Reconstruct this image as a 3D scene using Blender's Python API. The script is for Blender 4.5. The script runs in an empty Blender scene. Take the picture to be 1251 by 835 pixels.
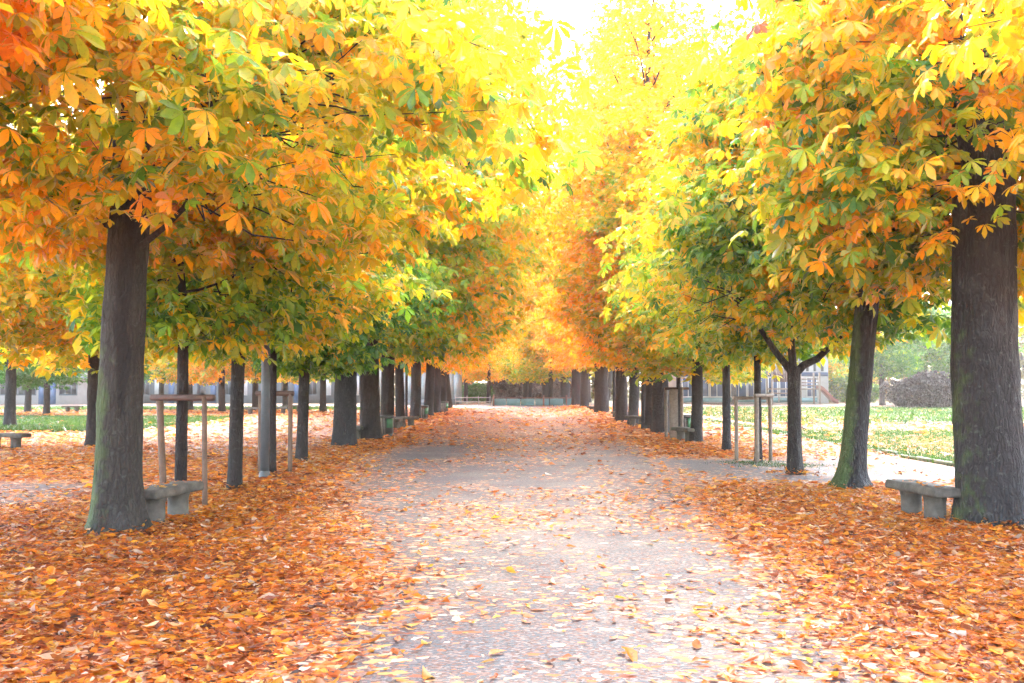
import bpy, math, random
import numpy as np
from mathutils import Vector, Euler
RAD = math.radians
rng = np.random.default_rng(7)
random.seed(7)
scene = bpy.context.scene
COL = scene.collection

# ------------------------------------------------------------------ camera
F, HZ, VPX, CAMH = 1216.0, 472.0, 622.0, 1.55
def G(px, py):
    """ground point seen at a pixel of the 1251x835 photograph"""
    y = F * CAMH / (py - HZ)
    return ((px - VPX) / F * y, y)
cam = bpy.data.cameras.new('camera')
cam.sensor_width = 36; cam.lens = 35.0
cam.clip_end = 5000; cam.clip_start = 0.05
camo = bpy.data.objects.new('camera', cam); COL.objects.link(camo)
camo.location = (0, 0, CAMH)
camo.rotation_euler = (RAD(90 + 2.566), 0, RAD(-0.165))
scene.camera = camo

# ------------------------------------------------------------------ tagging
def link(name, me, mat=None, parent=None):
    o = bpy.data.objects.new(name, me); COL.objects.link(o)
    if mat is not None and me is not None and len(me.materials) == 0: me.materials.append(mat)
    if parent is not None: o.parent = parent
    return o
def thing(name, label, cat, loc=(0, 0, 0), rz=0, group=None):
    o = bpy.data.objects.new(name, None); COL.objects.link(o)
    o.empty_display_size = 0.3
    o.location = loc; o.rotation_euler = (0, 0, rz)
    o['label'] = label; o['category'] = cat
    if group: o['group'] = group
    return o
def kids(o): return [c for c in bpy.data.objects if c.parent == o]
def dup(root, loc, rz=0, label=None):
    r = root.copy(); COL.objects.link(r); r.location = loc; r.rotation_euler = (0, 0, rz)
    if label: r['label'] = label
    for ch in kids(root):
        c = ch.copy(); COL.objects.link(c); c.parent = r
        for g in kids(ch):
            d = g.copy(); COL.objects.link(d); d.parent = c
    return r

# ------------------------------------------------------------------ numpy noise
def _h(ix, iy, iz, s):
    n = (ix * 374761393 + iy * 668265263 + iz * 2147483647 + s * 974711) & 0x7fffffff
    n = ((n ^ (n >> 13)) * 1274126177) & 0x7fffffff
    return ((n ^ (n >> 16)) & 0xffff) / 65535.0
def vnoise(x, y, z=0.0, s=0):
    x, y, z = np.broadcast_arrays(np.asarray(x, float), np.asarray(y, float), np.asarray(z, float))
    ix, iy, iz = (np.floor(a).astype(np.int64) for a in (x, y, z))
    fx, fy, fz = x - ix, y - iy, z - iz
    fx, fy, fz = (a * a * (3 - 2 * a) for a in (fx, fy, fz))
    r = 0
    for dx in (0, 1):
        for dy in (0, 1):
            for dz in (0, 1):
                w = (fx if dx else 1 - fx) * (fy if dy else 1 - fy) * (fz if dz else 1 - fz)
                r = r + w * _h(ix + dx, iy + dy, iz + dz, s)
    return r
def fbm(x, y, z=0.0, s=0, o=3):
    r = 0; a = 0.5; t = 0
    for k in range(o):
        r = r + a * vnoise(np.asarray(x) * 2 ** k, np.asarray(y) * 2 ** k, np.asarray(z) * 2 ** k, s + k); t += a; a *= .5
    return r / t
def sm(a, b, x):
    t = np.clip((np.asarray(x, float) - a) / (b - a), 0, 1); return t * t * (3 - 2 * t)

# ------------------------------------------------------------------ mesh builder
class MB:
    def __init__(s): s.v = []; s.f = []; s.n = 0; s.fa = []; s.va = []
    def add(s, v, *faces, fattr=None, vattr=None):
        v = np.asarray(v, float).reshape(-1, 3)
        s.v.append(v)
        for f in faces:
            f = np.asarray(f, np.int64)
            s.f.append(f + s.n)
        if fattr is not None: s.fa += list(fattr)
        if vattr is not None: s.va.append(np.asarray(vattr, float).reshape(-1, 3))
        s.n += len(v); return s
    def mesh(s, name, smooth=False, fname='leaf', vname='bark'):
        v = np.concatenate(s.v)
        me = bpy.data.meshes.new(name)
        me.vertices.add(len(v)); me.vertices.foreach_set('co', v.astype(np.float32).ravel())
        loops = np.concatenate([f.ravel() for f in s.f])
        tot = np.concatenate([np.full(len(f), f.shape[1], np.int32) for f in s.f])
        st = np.concatenate([[0], np.cumsum(tot)[:-1]]).astype(np.int32)
        me.loops.add(len(loops)); me.loops.foreach_set('vertex_index', loops.astype(np.int32))
        me.polygons.add(len(tot)); me.polygons.foreach_set('loop_start', st)
        if smooth: me.polygons.foreach_set('use_smooth', np.ones(len(tot), bool))
        if s.fa:
            a = me.attributes.new(fname, 'FLOAT_VECTOR', 'FACE')
            a.data.foreach_set('vector', np.concatenate(s.fa).astype(np.float32).ravel())
        if s.va:
            a = me.attributes.new(vname, 'FLOAT_VECTOR', 'POINT')
            a.data.foreach_set('vector', np.concatenate(s.va).astype(np.float32).ravel())
        me.update(calc_edges=True); me.validate()
        return me
    # simple solids
    def box(s, x0, x1, y0, y1, z0, z1, bev=0.0):
        if bev <= 0:
            v = [(x, y, z) for z in (z0, z1) for y in (y0, y1) for x in (x0, x1)]
            return s.add(v, [(0, 2, 3, 1), (4, 5, 7, 6), (0, 1, 5, 4), (2, 6, 7, 3), (0, 4, 6, 2), (1, 3, 7, 5)])
        b = bev
        ring = lambda e: [(x0 + b + e, y0 + e), (x1 - b - e, y0 + e), (x1 - e, y0 + b + e), (x1 - e, y1 - b - e), (x1 - b - e, y1 - e), (x0 + b + e, y1 - e), (x0 + e, y1 - b - e), (x0 + e, y0 + b + e)]
        v = []
        for z, e in ((z0, b * .7), (z0 + b, 0), (z1 - b, 0), (z1, b * .7)):
            v += [(x, y, z) for x, y in ring(e)]
        q = [(k * 8 + i, k * 8 + (i + 1) % 8, k * 8 + 8 + (i + 1) % 8, k * 8 + 8 + i) for k in range(3) for i in range(8)]
        return s.add(v, q, [tuple(range(7, -1, -1)), tuple(range(24, 32))])
    def tube(s, P, R, k=8, cap=True, vattr=None):
        P = np.asarray(P, float); R = np.asarray(R, float)
        if R.ndim == 0: R = np.full(len(P), float(R))
        T = np.gradient(P, axis=0); T /= np.linalg.norm(T, axis=1)[:, None] + 1e-9
        ref = np.where(np.abs(T[:, 2:3]) > .95, np.array([[1., 0, 0]]), np.array([[0, 0, 1.]]))
        if np.any(np.abs(T[:, 2]) > .95): ref = np.tile(np.array([[0.97, .26, 0.]]), (len(P), 1))
        A = np.cross(T, ref); A /= np.linalg.norm(A, axis=1)[:, None] + 1e-9
        B = np.cross(T, A)
        th = np.linspace(0, 2 * np.pi, k, endpoint=False)
        V = P[:, None, :] + R[:, None, None] * (A[:, None, :] * np.cos(th)[None, :, None] + B[:, None, :] * np.sin(th)[None, :, None])
        n = len(P)
        i, j = np.meshgrid(np.arange(n - 1), np.arange(k), indexing='ij')
        q = np.stack([i * k + j, (i + 1) * k + j, (i + 1) * k + (j + 1) % k, i * k + (j + 1) % k], -1).reshape(-1, 4)
        fs = [q]
        if cap and k <= 16:
            fs += [np.arange(k)[None, :], (np.arange(k)[::-1] + (n - 1) * k)[None, :]]
        return s.add(V.reshape(-1, 3), *fs, vattr=(np.zeros((n * k, 3)) if vattr is None else vattr))
    def lathe(s, prof, k=20, c=(0, 0, 0)):
        prof = np.asarray(prof, float); n = len(prof)
        th = np.linspace(0, 2 * np.pi, k, endpoint=False)
        V = np.stack([c[0] + prof[:, 0:1] * np.cos(th), c[1] + prof[:, 0:1] * np.sin(th), c[2] + np.repeat(prof[:, 1:2], k, 1)], -1)
        i, j = np.meshgrid(np.arange(n - 1), np.arange(k), indexing='ij')
        q = np.stack([i * k + j, i * k + (j + 1) % k, (i + 1) * k + (j + 1) % k, (i + 1) * k + j], -1).reshape(-1, 4)
        return s.add(V.reshape(-1, 3), q, [list(range(k))[::-1]], [[(n - 1) * k + a for a in range(k)]])

# ------------------------------------------------------------------ materials
def nodes(name):
    m = bpy.data.materials.new(name); m.use_nodes = True
    nt = m.node_tree; nt.nodes.clear()
    out = nt.nodes.new('ShaderNodeOutputMaterial')
    def N(t, **kw):
        n = nt.nodes.new(t)
        for k, v in kw.items():
            if k.startswith('i_'):
                key = k[2:]; n.inputs[int(key) if key.isdigit() else key].default_value = v
            else: setattr(n, k, v)
        return n
    def L(a, b): nt.links.new(a, b)
    return m, nt, out, N, L
def ramp(N, L, fac, stops, interp='LINEAR'):
    r = N('ShaderNodeValToRGB'); cr = r.color_ramp; cr.interpolation = interp
    while len(cr.elements) < len(stops): cr.elements.new(0.5)
    for e, (p, c) in zip(cr.elements, stops): e.position = p; e.color = (*c, 1)
    if fac is not None: L(fac, r.inputs[0])
    return r.outputs[0]
def math_(N, L, op, a, b=None, clamp=False):
    n = N('ShaderNodeMath', operation=op, use_clamp=clamp)
    for i, v in enumerate((a, b)):
        if v is None: continue
        if isinstance(v, (int, float)): n.inputs[i].default_value = v
        else: L(v, n.inputs[i])
    return n.outputs[0]
def mixc(N, L, fac, a, b, blend='MIX'):
    n = N('ShaderNodeMix', data_type='RGBA', blend_type=blend)
    for sock, v in ((n.inputs[0], fac), (n.inputs[6], a), (n.inputs[7], b)):
        if isinstance(v, tuple): sock.default_value = (*v, 1)
        elif isinstance(v, (int, float)): sock.default_value = v
        else: L(v, sock)
    return n.outputs[2]
def simple(name, col, rough=.7, var=.25, scale=6., bump=.15, metal=0.):
    m, nt, out, N, L = nodes(name)
    tc = N('ShaderNodeTexCoord')
    no = N('ShaderNodeTexNoise', i_Scale=scale, i_Detail=6., i_Roughness=.65); L(tc.outputs['Object'], no.inputs['Vector'])
    c = ramp(N, L, no.outputs[0], [(.3, tuple(x * (1 - var) for x in col)), (.7, tuple(min(1, x * (1 + var)) for x in col))])
    b = N('ShaderNodeBsdfPrincipled', i_Roughness=rough, i_Metallic=metal); L(c, b.inputs['Base Color'])
    bp = N('ShaderNodeBump', i_Strength=bump, i_Distance=.02); L(no.outputs[0], bp.inputs['Height']); L(bp.outputs[0], b.inputs['Normal'])
    L(b.outputs[0], out.inputs[0]); return m

LEAF_STOPS = [(0, (.05, .17, .02)), (.18, (.20, .38, .022)), (.34, (.50, .49, .014)), (.49, (.90, .47, .008)), (.66, (.90, .36, .007)),
              (.8, (.84, .30, .010)), (.92, (.62, .15, .014)), (1, (.30, .085, .025))]
def leaf_material(name='leaf', stops=LEAF_STOPS, bias=.5, blem=.7):
    m, nt, out, N, L = nodes(name)
    at = N('ShaderNodeAttribute', attribute_name='leaf'); sp = N('ShaderNodeSeparateXYZ'); L(at.outputs['Vector'], sp.inputs[0])
    oi = N('ShaderNodeObjectInfo'); so = N('ShaderNodeSeparateColor'); L(oi.outputs['Color'], so.inputs[0])
    tc = N('ShaderNodeTexCoord')
    no = N('ShaderNodeTexNoise', i_Scale=14., i_Detail=2.); L(tc.outputs['Object'], no.inputs['Vector'])
    p = math_(N, L, 'ADD', sp.outputs[0], math_(N, L, 'SUBTRACT', so.outputs[0], bias))
    gain = math_(N, L, 'MULTIPLY', math_(N, L, 'SUBTRACT', so.outputs[1], .5), 2.)
    p = math_(N, L, 'ADD', p, math_(N, L, 'MULTIPLY', math_(N, L, 'SUBTRACT', sp.outputs[1], .5), gain))
    p = math_(N, L, 'ADD', p, math_(N, L, 'MULTIPLY', math_(N, L, 'SUBTRACT', no.outputs[0], .5), .22), clamp=True)
    c = ramp(N, L, p, stops)
    sn = N('ShaderNodeTexNoise', i_Scale=38., i_Detail=3., i_Roughness=.6); L(tc.outputs['Object'], sn.inputs['Vector'])
    sm_ = N('ShaderNodeMapRange', i_1=.60, i_2=.70, i_4=blem); L(sn.outputs[0], sm_.inputs[0])
    c = mixc(N, L, sm_.outputs[0], c, mixc(N, L, 1., c, (.50, .30, .35), 'MULTIPLY'))
    c = mixc(N, L, 1., c, N('ShaderNodeCombineColor').outputs[0], 'MULTIPLY')
    cc = [n for n in nt.nodes if n.bl_idname == 'ShaderNodeCombineColor'][-1]
    for k in range(3): L(sp.outputs[2], cc.inputs[k])
    d = N('ShaderNodeBsdfDiffuse'); t = N('ShaderNodeBsdfTranslucent'); g = N('ShaderNodeBsdfGlossy', i_Roughness=.42)
    L(c, d.inputs[0]); L(c, t.inputs[0])
    a = N('ShaderNodeMixShader', i_0=.66); L(d.outputs[0], a.inputs[1]); L(t.outputs[0], a.inputs[2])
    fr = N('ShaderNodeLayerWeight', i_Blend=.25)
    g.inputs[0].default_value = (.9, .95, 1, 1)
    b = N('ShaderNodeMixShader'); L(math_(N, L, 'MULTIPLY_ADD', fr.outputs['Fresnel'], .13), b.inputs[0])
    b.inputs[0].links[0].from_node.inputs[2].default_value = .02
    L(a.outputs[0], b.inputs[1]); L(g.outputs[0], b.inputs[2])
    L(b.outputs[0], out.inputs[0]); return m

def bark_material(name, c0, c1, moss=(.05, .085, .02), mossbias=.0, lichen=.25):
    m, nt, out, N, L = nodes(name)
    tc = N('ShaderNodeTexCoord'); mp = N('ShaderNodeMapping'); mp.inputs['Scale'].default_value = (1, 1, .24)
    L(tc.outputs['Object'], mp.inputs[0])
    n1 = N('ShaderNodeTexNoise', i_Scale=22., i_Detail=8., i_Roughness=.7); L(mp.outputs[0], n1.inputs['Vector'])
    vo = N('ShaderNodeTexVoronoi', feature='DISTANCE_TO_EDGE', i_Scale=24.); 
    wv = N('ShaderNodeVectorMath', operation='ADD'); sc = N('ShaderNodeVectorMath', operation='SCALE'); sc.inputs[3].default_value = .07
    n3 = N('ShaderNodeTexNoise', i_Scale=7., i_Detail=3.); L(tc.outputs['Object'], n3.inputs['Vector'])
    L(n3.outputs['Color'], sc.inputs[0]); L(mp.outputs[0], wv.inputs[0]); L(sc.outputs[0], wv.inputs[1]); L(wv.outputs[0], vo.inputs['Vector'])
    crack = N('ShaderNodeMapRange', i_1=0., i_2=.3); L(vo.outputs['Distance'], crack.inputs[0])
    n2 = N('ShaderNodeTexNoise', i_Scale=2.2, i_Detail=4., i_Roughness=.6); L(tc.outputs['Object'], n2.inputs['Vector'])
    c = ramp(N, L, n1.outputs[0], [(.3, c0), (.72, c1)])
    c = mixc(N, L, .75, c, ramp(N, L, crack.outputs[0], [(0, (.35, .32, .32)), (.7, (1, 1, 1))]), 'MULTIPLY')
    lm = ramp(N, L, n2.outputs[0], [(.55, (0, 0, 0)), (.72, (lichen,) * 3)])
    c = mixc(N, L, lm, c, (.07, .073, .075))
    n4 = N('ShaderNodeTexNoise', i_Scale=16., i_Detail=3., i_Roughness=.6); L(tc.outputs['Object'], n4.inputs['Vector'])
    l2 = ramp(N, L, n4.outputs[0], [(.60, (0, 0, 0)), (.68, (min(.8, lichen * 1.8),) * 3)])
    c = mixc(N, L, l2, c, (.065, .07, .068))
    at = N('ShaderNodeAttribute', attribute_name='bark'); sp = N('ShaderNodeSeparateXYZ'); L(at.outputs['Vector'], sp.inputs[0])
    mm = math_(N, L, 'ADD', sp.outputs[0], math_(N, L, 'MULTIPLY', math_(N, L, 'SUBTRACT', n3.outputs[0], .5), 1.3))
    mm = math_(N, L, 'ADD', mm, mossbias)
    mf = N('ShaderNodeMapRange', i_1=.45, i_2=.85, i_4=.8); L(mm, mf.inputs[0])
    c = mixc(N, L, mf.outputs[0], c, mixc(N, L, n1.outputs[0], tuple(x * .6 for x in moss), tuple(x * 1.3 for x in moss)))
    st = math_(N, L, 'ADD', sp.outputs[1], math_(N, L, 'MULTIPLY', math_(N, L, 'SUBTRACT', n3.outputs[0], .5), .7))
    sf = N('ShaderNodeMapRange', i_1=.36, i_2=.55, i_4=.95); L(st, sf.inputs[0])
    c = mixc(N, L, sf.outputs[0], c, (.006, .005, .005))
    b = N('ShaderNodeBsdfPrincipled', i_Roughness=.85); L(c, b.inputs['Base Color'])
    hgt = math_(N, L, 'ADD', math_(N, L, 'MULTIPLY', crack.outputs[0], .8), n1.outputs[0])
    bp = N('ShaderNodeBump', i_Strength=.9, i_Distance=.025); L(hgt, bp.inputs['Height']); L(bp.outputs[0], b.inputs['Normal'])
    L(b.outputs[0], out.inputs[0]); return m

LEAF = leaf_material(bias=.728)
BARK = bark_material('bark', (.0085, .0072, .0068), (.030, .025, .0225))
BARK_GREY = bark_material('grey_bark', (.0075, .008, .0093), (.028, .030, .033), lichen=.35)
BARK_MOSSY = bark_material('mossy_bark', (.011, .0098, .008), (.038, .0335, .027), mossbias=.0)
BARK_RED = bark_material('reddish_bark', (.0085, .006, .006), (.027, .019, .018), mossbias=-.1, lichen=.15)
STONE = simple('stone', (.07, .066, .055), .9, .5, 7., .8)
WOOD = simple('stake_wood', (.11, .068, .045), .75, .3, 14., .2)
WOOD_GREY = simple('weathered_wood', (.165, .13, .10), .8, .35, 14., .2)
WOOD_DARK = simple('dark_wood', (.075, .042, .032), .7, .3, 14., .2)
METAL_DARK = simple('dark_metal', (.05, .055, .055), .5, .2, 8., .05)
METAL_POST = simple('post_paint', (.06, .075, .085), .5, .2, 8., .05)
GREEN_PL = simple('green_plastic', (.03, .16, .07), .45, .2, 8., .03)
WHITE_W = simple('pale_render', (.30, .30, .29), .8, .1, 2., .05)
BLUEGREY = simple('bluegrey_render', (.10, .125, .14), .8, .15, 2., .05)
PALE_BLUE = simple('pale_blue_panel', (.24, .31, .33), .6, .12, 2., .05)
GLASS_BLUE = simple('blue_glazing', (.012, .045, .11), .5, .4, 1.2, .0)
GLASS_DARK = simple('dark_glazing', (.02, .03, .037), .5, .3, 1.2, .0)
FRAME_LIT_PANE = simple('white_frame_lit_pane', (.42, .44, .44), .5, .05, 4., .0)
TEAL = simple('teal_paint', (.07, .17, .185), .6, .2, 3., .05)
BROWN_POST = simple('brown_paint', (.14, .06, .045), .6, .2, 5., .05)
SLIDE_RED = simple('slide_red', (.15, .05, .035), .4, .15, 4., .02)
KERB_M = simple('mossy_kerb', (.12, .13, .085), .9, .5, 5., .6)
SHUTTER = simple('blue_door', (.03, .07, .14), .5, .2, 4., .02)

# ------------------------------------------------------------------ leaves
def leaf_template(lod, seed):
    r = np.random.default_rng(seed)
    V = []; F3 = []; F4 = []; nl = {0: 7, 1: 5, 2: 5}[lod]; ids3 = []; ids4 = []
    for k in range(nl):
        u = k / (nl - 1) * 2 - 1
        phi = u * RAD(118) + r.normal(0, .09)
        Lk = (1 - .42 * abs(u) ** 1.5) * r.uniform(.88, 1.08)
        W = Lk * (.21 if lod == 0 else .25 if lod == 1 else .27)
        dr = RAD(r.uniform(-4, 22) + 12 * (1 - abs(u))); curl = r.uniform(.1, .42) * Lk
        d = np.array([math.cos(phi), math.sin(phi)]); n = np.array([-d[1], d[0]])
        fold = .25 * W
        def P(t, w):
            q = d * (t * Lk * math.cos(dr)) + n * w
            return (q[0], q[1], -math.sin(dr) * t * Lk - curl * t ** 2.4 + (fold if w else 0))
        b = len(V)
        if lod == 0:
            V += [P(.03, 0), P(.38, W * .55), P(.38, 0), P(.38, -W * .55), P(.74, W), P(.74, 0), P(.74, -W), P(.90, W * .62), P(.90, -W * .62), P(1, 0)]
            F3 += [(b, b + 3, b + 2), (b, b + 2, b + 1), (b + 5, b + 8, b + 9), (b + 5, b + 9, b + 7), (b + 5, b + 6, b + 8), (b + 5, b + 7, b + 4)]; ids3 += [k] * 6
            F4 += [(b + 2, b + 3, b + 6, b + 5), (b + 1, b + 2, b + 5, b + 4)]; ids4 += [k] * 2
        elif lod == 1:
            V += [P(.03, 0), P(.66, W), P(.66, -W), P(1, 0)]
            V[-1] = (V[-1][0], V[-1][1], V[-1][2]); F3 += [(b, b + 2, b + 3), (b, b + 3, b + 1)]; ids3 += [k] * 2
        else:
            V += [P(.0, 0), P(.6, W), P(.6, -W), P(1, 0)]
            F4 += [(b, b + 2, b + 3, b + 1)]; ids4 += [k]
    return np.array(V), np.array(F3).reshape(-1, 3), np.array(F4).reshape(-1, 4), np.array(ids3), np.array(ids4)
TPL = {l: [leaf_template(l, 11 * l + q) for q in range(4)] for l in (0, 1, 2)}
def rotm(az, pt, rl):
    ca, sa, cp, sp_, cr, sr = np.cos(az), np.sin(az), np.cos(pt), np.sin(pt), np.cos(rl), np.sin(rl)
    Z = np.zeros_like(az); O = np.ones_like(az)
    A = np.stack([np.stack([ca, -sa, Z], -1), np.stack([sa, ca, Z], -1), np.stack([Z, Z, O], -1)], -2)
    B = np.stack([np.stack([cp, Z, sp_], -1), np.stack([Z, O, Z], -1), np.stack([-sp_, Z, cp], -1)], -2)
    C = np.stack([np.stack([O, Z, Z], -1), np.stack([Z, cr, -sr], -1), np.stack([Z, sr, cr], -1)], -2)
    return A @ B @ C
def put_leaves(mb, P, az, pt, rl, size, attr, lod, r, tpl=None):
    tpl = tpl or TPL[lod]
    pick = r.integers(0, len(tpl), len(P)); R = rotm(az, pt, rl)
    for q, (V, F3, F4, i3, i4) in enumerate(tpl):
        m = np.where(pick == q)[0]
        if not len(m): continue
        W = P[m][:, None, :] + size[m][:, None, None] * np.einsum('nij,vj->nvi', R[m], V)
        off = np.arange(len(m))[:, None, None] * len(V)
        nl = max([i3.max() if len(i3) else 0, i4.max() if len(i4) else 0]) + 1
        jit = r.normal(0, .035, (len(m), nl)); bj = r.uniform(.8, 1.12, (len(m), nl))
        fs = []; fa = []
        for Ff, ii in ((F3, i3), (F4, i4)):
            if not len(Ff): continue
            fs.append((Ff[None] + off).reshape(-1, Ff.shape[1]))
            a = np.repeat(attr[m][:, None, :], len(ii), 1)
            a[:, :, 0] += jit[:, ii]; a[:, :, 2] *= bj[:, ii]
            fa.append(a.reshape(-1, 3))
        mb.add(W.reshape(-1, 3), *fs, fattr=fa)

# ------------------------------------------------------------------ trees
def profile(t, low=.35, top=.55):
    """crown radius over height, t 0..1"""
    t = np.clip(t, 0, 1)
    return np.where(t < low, .55 + .45 * np.sin(t / low * np.pi / 2), 1 - (1 - top * .0 - .0) * ((t - low) / (1 - low)) ** 2.1 * (1 - .12))
def make_tree(seed, d, h0, H, R, nclus, nleaf, lod, leafsize=.2, nlimb=9, fork=None, limbs=(), flare=1.35, stain=None, moss=None,
              spread=.5, droop=.0, low=.35, trunk_h=None, lean=(0, 0), off=(0, 0), twig=True, clear=0., var=.1, sides=24, sparse_top=0., front=0.):
    """returns (trunk mesh, crown mesh); the trunk mesh carries the limbs and twigs"""
    r = np.random.default_rng(seed)
    mb = MB(); R0 = d / 2
    # --- trunk and leader
    th = trunk_h or h0 + .6
    n = int(np.clip(th / .07, 18, 80)); hs = np.concatenate([np.linspace(-.12, th, n)])
    cx = lean[0] * hs / th + .03 * R0 * 8 * (vnoise(hs * .5, 0, 0, seed) - .5)
    cy = lean[1] * hs / th + .03 * R0 * 8 * (vnoise(hs * .5, 5, 0, seed) - .5)
    rad = R0 * (1.06 - .16 * np.clip(hs / th, 0, 1)) * (1 + (flare - 1) * np.exp(-np.clip(hs, 0, 9) / (.16 + .2 * R0)) )
    rad = rad * np.where(hs > th - .5, 1 + .12 * (hs - th + .5), 1)
    k = sides; ang = np.linspace(0, 2 * np.pi, k, endpoint=False)
    A, Hh = np.meshgrid(ang, hs)
    fl = fbm(np.cos(A) * 2.1 + 7, np.sin(A) * 2.1 + 3, Hh * .35, seed, 2) - .5
    rough = fbm(np.cos(A) * R0 * 22, np.sin(A) * R0 * 22, Hh * 3., seed + 3, 2) - .5
    root = np.exp(-np.clip(Hh, 0, 9) / .22) * (np.abs(np.sin(A * 2.5 + seed)) ** 1.5) * .38 * (flare - .8)
    rr = rad[:, None] * (1 + .2 * fl + .15 * rough + root)
    V = np.stack([cx[:, None] + rr * np.cos(A), cy[:, None] + rr * np.sin(A), Hh], -1)
    i, j = np.meshgrid(np.arange(n - 1), np.arange(k), indexing='ij')
    q = np.stack([i * k + j, i * k + (j + 1) % k, (i + 1) * k + (j + 1) % k, (i + 1) * k + j], -1).reshape(-1, 4)
    va = np.zeros((n, k, 3))
    if moss is not None:   # (angle, height reach)
        va[:, :, 0] = np.clip(np.cos(A - moss[0]), 0, 1) * (1 - sm(moss[1] * .5, moss[1] * 1.3, Hh)) * moss[2]
    if stain is not None:  # (angle, width, h low, h high)
        wob = .5 * (vnoise(Hh * 1.6, 3, 0, seed) - .5) + .28 * (vnoise(Hh * 6., 9, 0, seed) - .5)
        dd = np.abs((A - stain[0] - wob + np.pi) % (2 * np.pi) - np.pi) / (.35 + .9 * sm(stain[2] - .5, stain[2] + 1.0, Hh))
        va[:, :, 1] = (1 - sm(stain[1] * .5, stain[1] * 1.4, dd)) * sm(stain[2] - .5, stain[2] + .3, Hh) * (1 - sm(stain[3], stain[3] + .5, Hh))
    mb.add(V.reshape(-1, 3), q, vattr=va.reshape(-1, 3))
    nodesP = []; nodesR = []
    def limb(p0, p1, r0, r1, m=7, k=7, wob=.12, up=.25):
        p0, p1 = np.array(p0, float), np.array(p1, float); t = np.linspace(0, 1, m)[:, None]
        Lg = np.linalg.norm(p1 - p0)
        P = p0 + (p1 - p0) * t
        P[:, 2] += (-up * Lg * (t * (1 - t)))[:, 0]
        w = np.stack([vnoise(t[:, 0] * 2.7, a, 0, int(r.integers(1e6))) - .5 for a in range(3)], -1)
        P += w * wob * Lg * np.minimum(1, 3 * t) * (1 - .0 * t)
        rad = r0 + (r1 - r0) * t[:, 0] ** .8
        mb.tube(P, rad, k)
        nodesP.append(P[1:]); nodesR.append(rad[1:]); return P, rad
    top = np.array([cx[-1], cy[-1], th])
    rt = rad[-1]
    cxo = np.array([off[0], off[1]])
    def axis(h):
        t = np.clip((h - th) / max(H - th, .1), 0, 1)
        return np.array([cx[-1], cy[-1]]) * (1 - t) + (cxo + np.array([lean[0], lean[1]])) * t
    leaders = []
    if fork is None:
        leaders.append(limb(top - [0, 0, .25], [*axis(H * .9), th + (H - th) * .86], rt * .93, .02, 12, 9, .07, 0))
    else:
        for (dx, dy, f) in fork:
            leaders.append(limb(top - [dx * .05, 0, .3], [top[0] + dx, top[1] + dy, th + (H - th) * .8], rt * f, .02, 12, 9, .06, -.1))
    for (ph, ex, ey, ez, r0) in limbs:
        jx = np.interp(ph, hs, cx); jy = np.interp(ph, hs, cy)
        P, rd = limb([jx, jy, ph], [ex, ey, ez], r0, r0 * .45, 7, 8, .10, .08)
        for s_ in range(2):
            e = P[-1] + np.array([ex - jx, ey - jy, 1.2]) * r.uniform(.3, .8) + r.normal(0, .25, 3)
            limb(P[-1 - s_], e, r0 * .45, .012, 5, 6, .15)
    for a in range(nlimb):
        Lp, Lr = leaders[a % len(leaders)]
        tt = (a + .5) / nlimb; idx = 1 + tt ** .9 * (len(Lp) - 3); i0 = int(idx)
        p0 = Lp[i0] + (Lp[i0 + 1] - Lp[i0]) * (idx - i0); r0 = np.interp(idx, range(len(Lr)), Lr) * r.uniform(.4, .6)
        az = a * 2.39996 + r.uniform(-.4, .4)
        hh = p0[2] + r.uniform(.12, .3) * (H - h0) * (1 - tt * .5)
        rr_ = R * float(profile((hh - h0) / (H - h0), low)) * r.uniform(.65, .9)
        e = [axis(hh)[0] + math.cos(az) * rr_, axis(hh)[1] + math.sin(az) * rr_, hh]
        P, rd = limb(p0, e, max(r0, .02), .012, 8, 6, .14, .22)
        for s_ in range(3):
            b = P[3 + s_]; aa = az + (-1) ** s_ * r.uniform(.5, 1.1)
            limb(b, b + np.array([math.cos(aa), math.sin(aa), r.uniform(.1, .8)]) * rr_ * r.uniform(.3, .5), rd[3 + s_] * .6, .008, 5, 5, .18)
    NP = np.concatenate(nodesP); NR = np.concatenate(nodesR)
    # --- leaf clusters in the crown envelope
    C = []
    tries = 0
    while len(C) < nclus and tries < 50 * nclus:
        tries += 1
        t = r.uniform(0, 1)
        if r.uniform() > float(profile(t, low)) ** 1.2 + .1: continue
        if sparse_top and r.uniform() < sparse_top * sm(.35, .8, t): continue
        az = r.uniform(0, 2 * np.pi); u = r.uniform(.12, 1) ** .5
        h = h0 + t * (H - h0)
        rr_ = R * float(profile(t, low)) * (.58 + .78 * float(vnoise(math.cos(az) * 2 + 9, math.sin(az) * 2 + 9, h * .5, seed + 1))) * u
        ax = axis(h)
        p = np.array([ax[0] + math.cos(az) * rr_, ax[1] + math.sin(az) * rr_, h - droop * (rr_ / R) ** 2])
        if p[2] < h0 - .15 - droop: continue
        if clear and p[1] < .2 and abs(p[0]) < clear and r.uniform() < .6: continue
        C.append(p)
    C = np.array(C)
    if twig:
        for c in C:
            if r.uniform() < .5: continue
            dv = c - NP; dist = np.linalg.norm(dv, axis=1) + np.where(dv[:, 2] < -.3, 1.5, 0); b = int(np.argmin(dist))
            sg = .12 * min(dist[b], 1.6); m1 = NP[b] + (c - NP[b]) * .33 + r.normal(0, sg, 3); m2 = NP[b] + (c - NP[b]) * .68 + r.normal(0, sg, 3)
            mb.tube(np.array([NP[b], m1, m2, c]), [min(.015, NR[b] * .8), .010, .007, .003], 4, False)
    cn = r.normal(0, var * .75, len(C)); crown = MB()
    cnt = np.maximum(3, (nleaf / len(C) * r.uniform(.6, 1.4, len(C))).astype(int))
    ci = np.repeat(np.arange(len(C)), cnt); N_ = len(ci)
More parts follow.
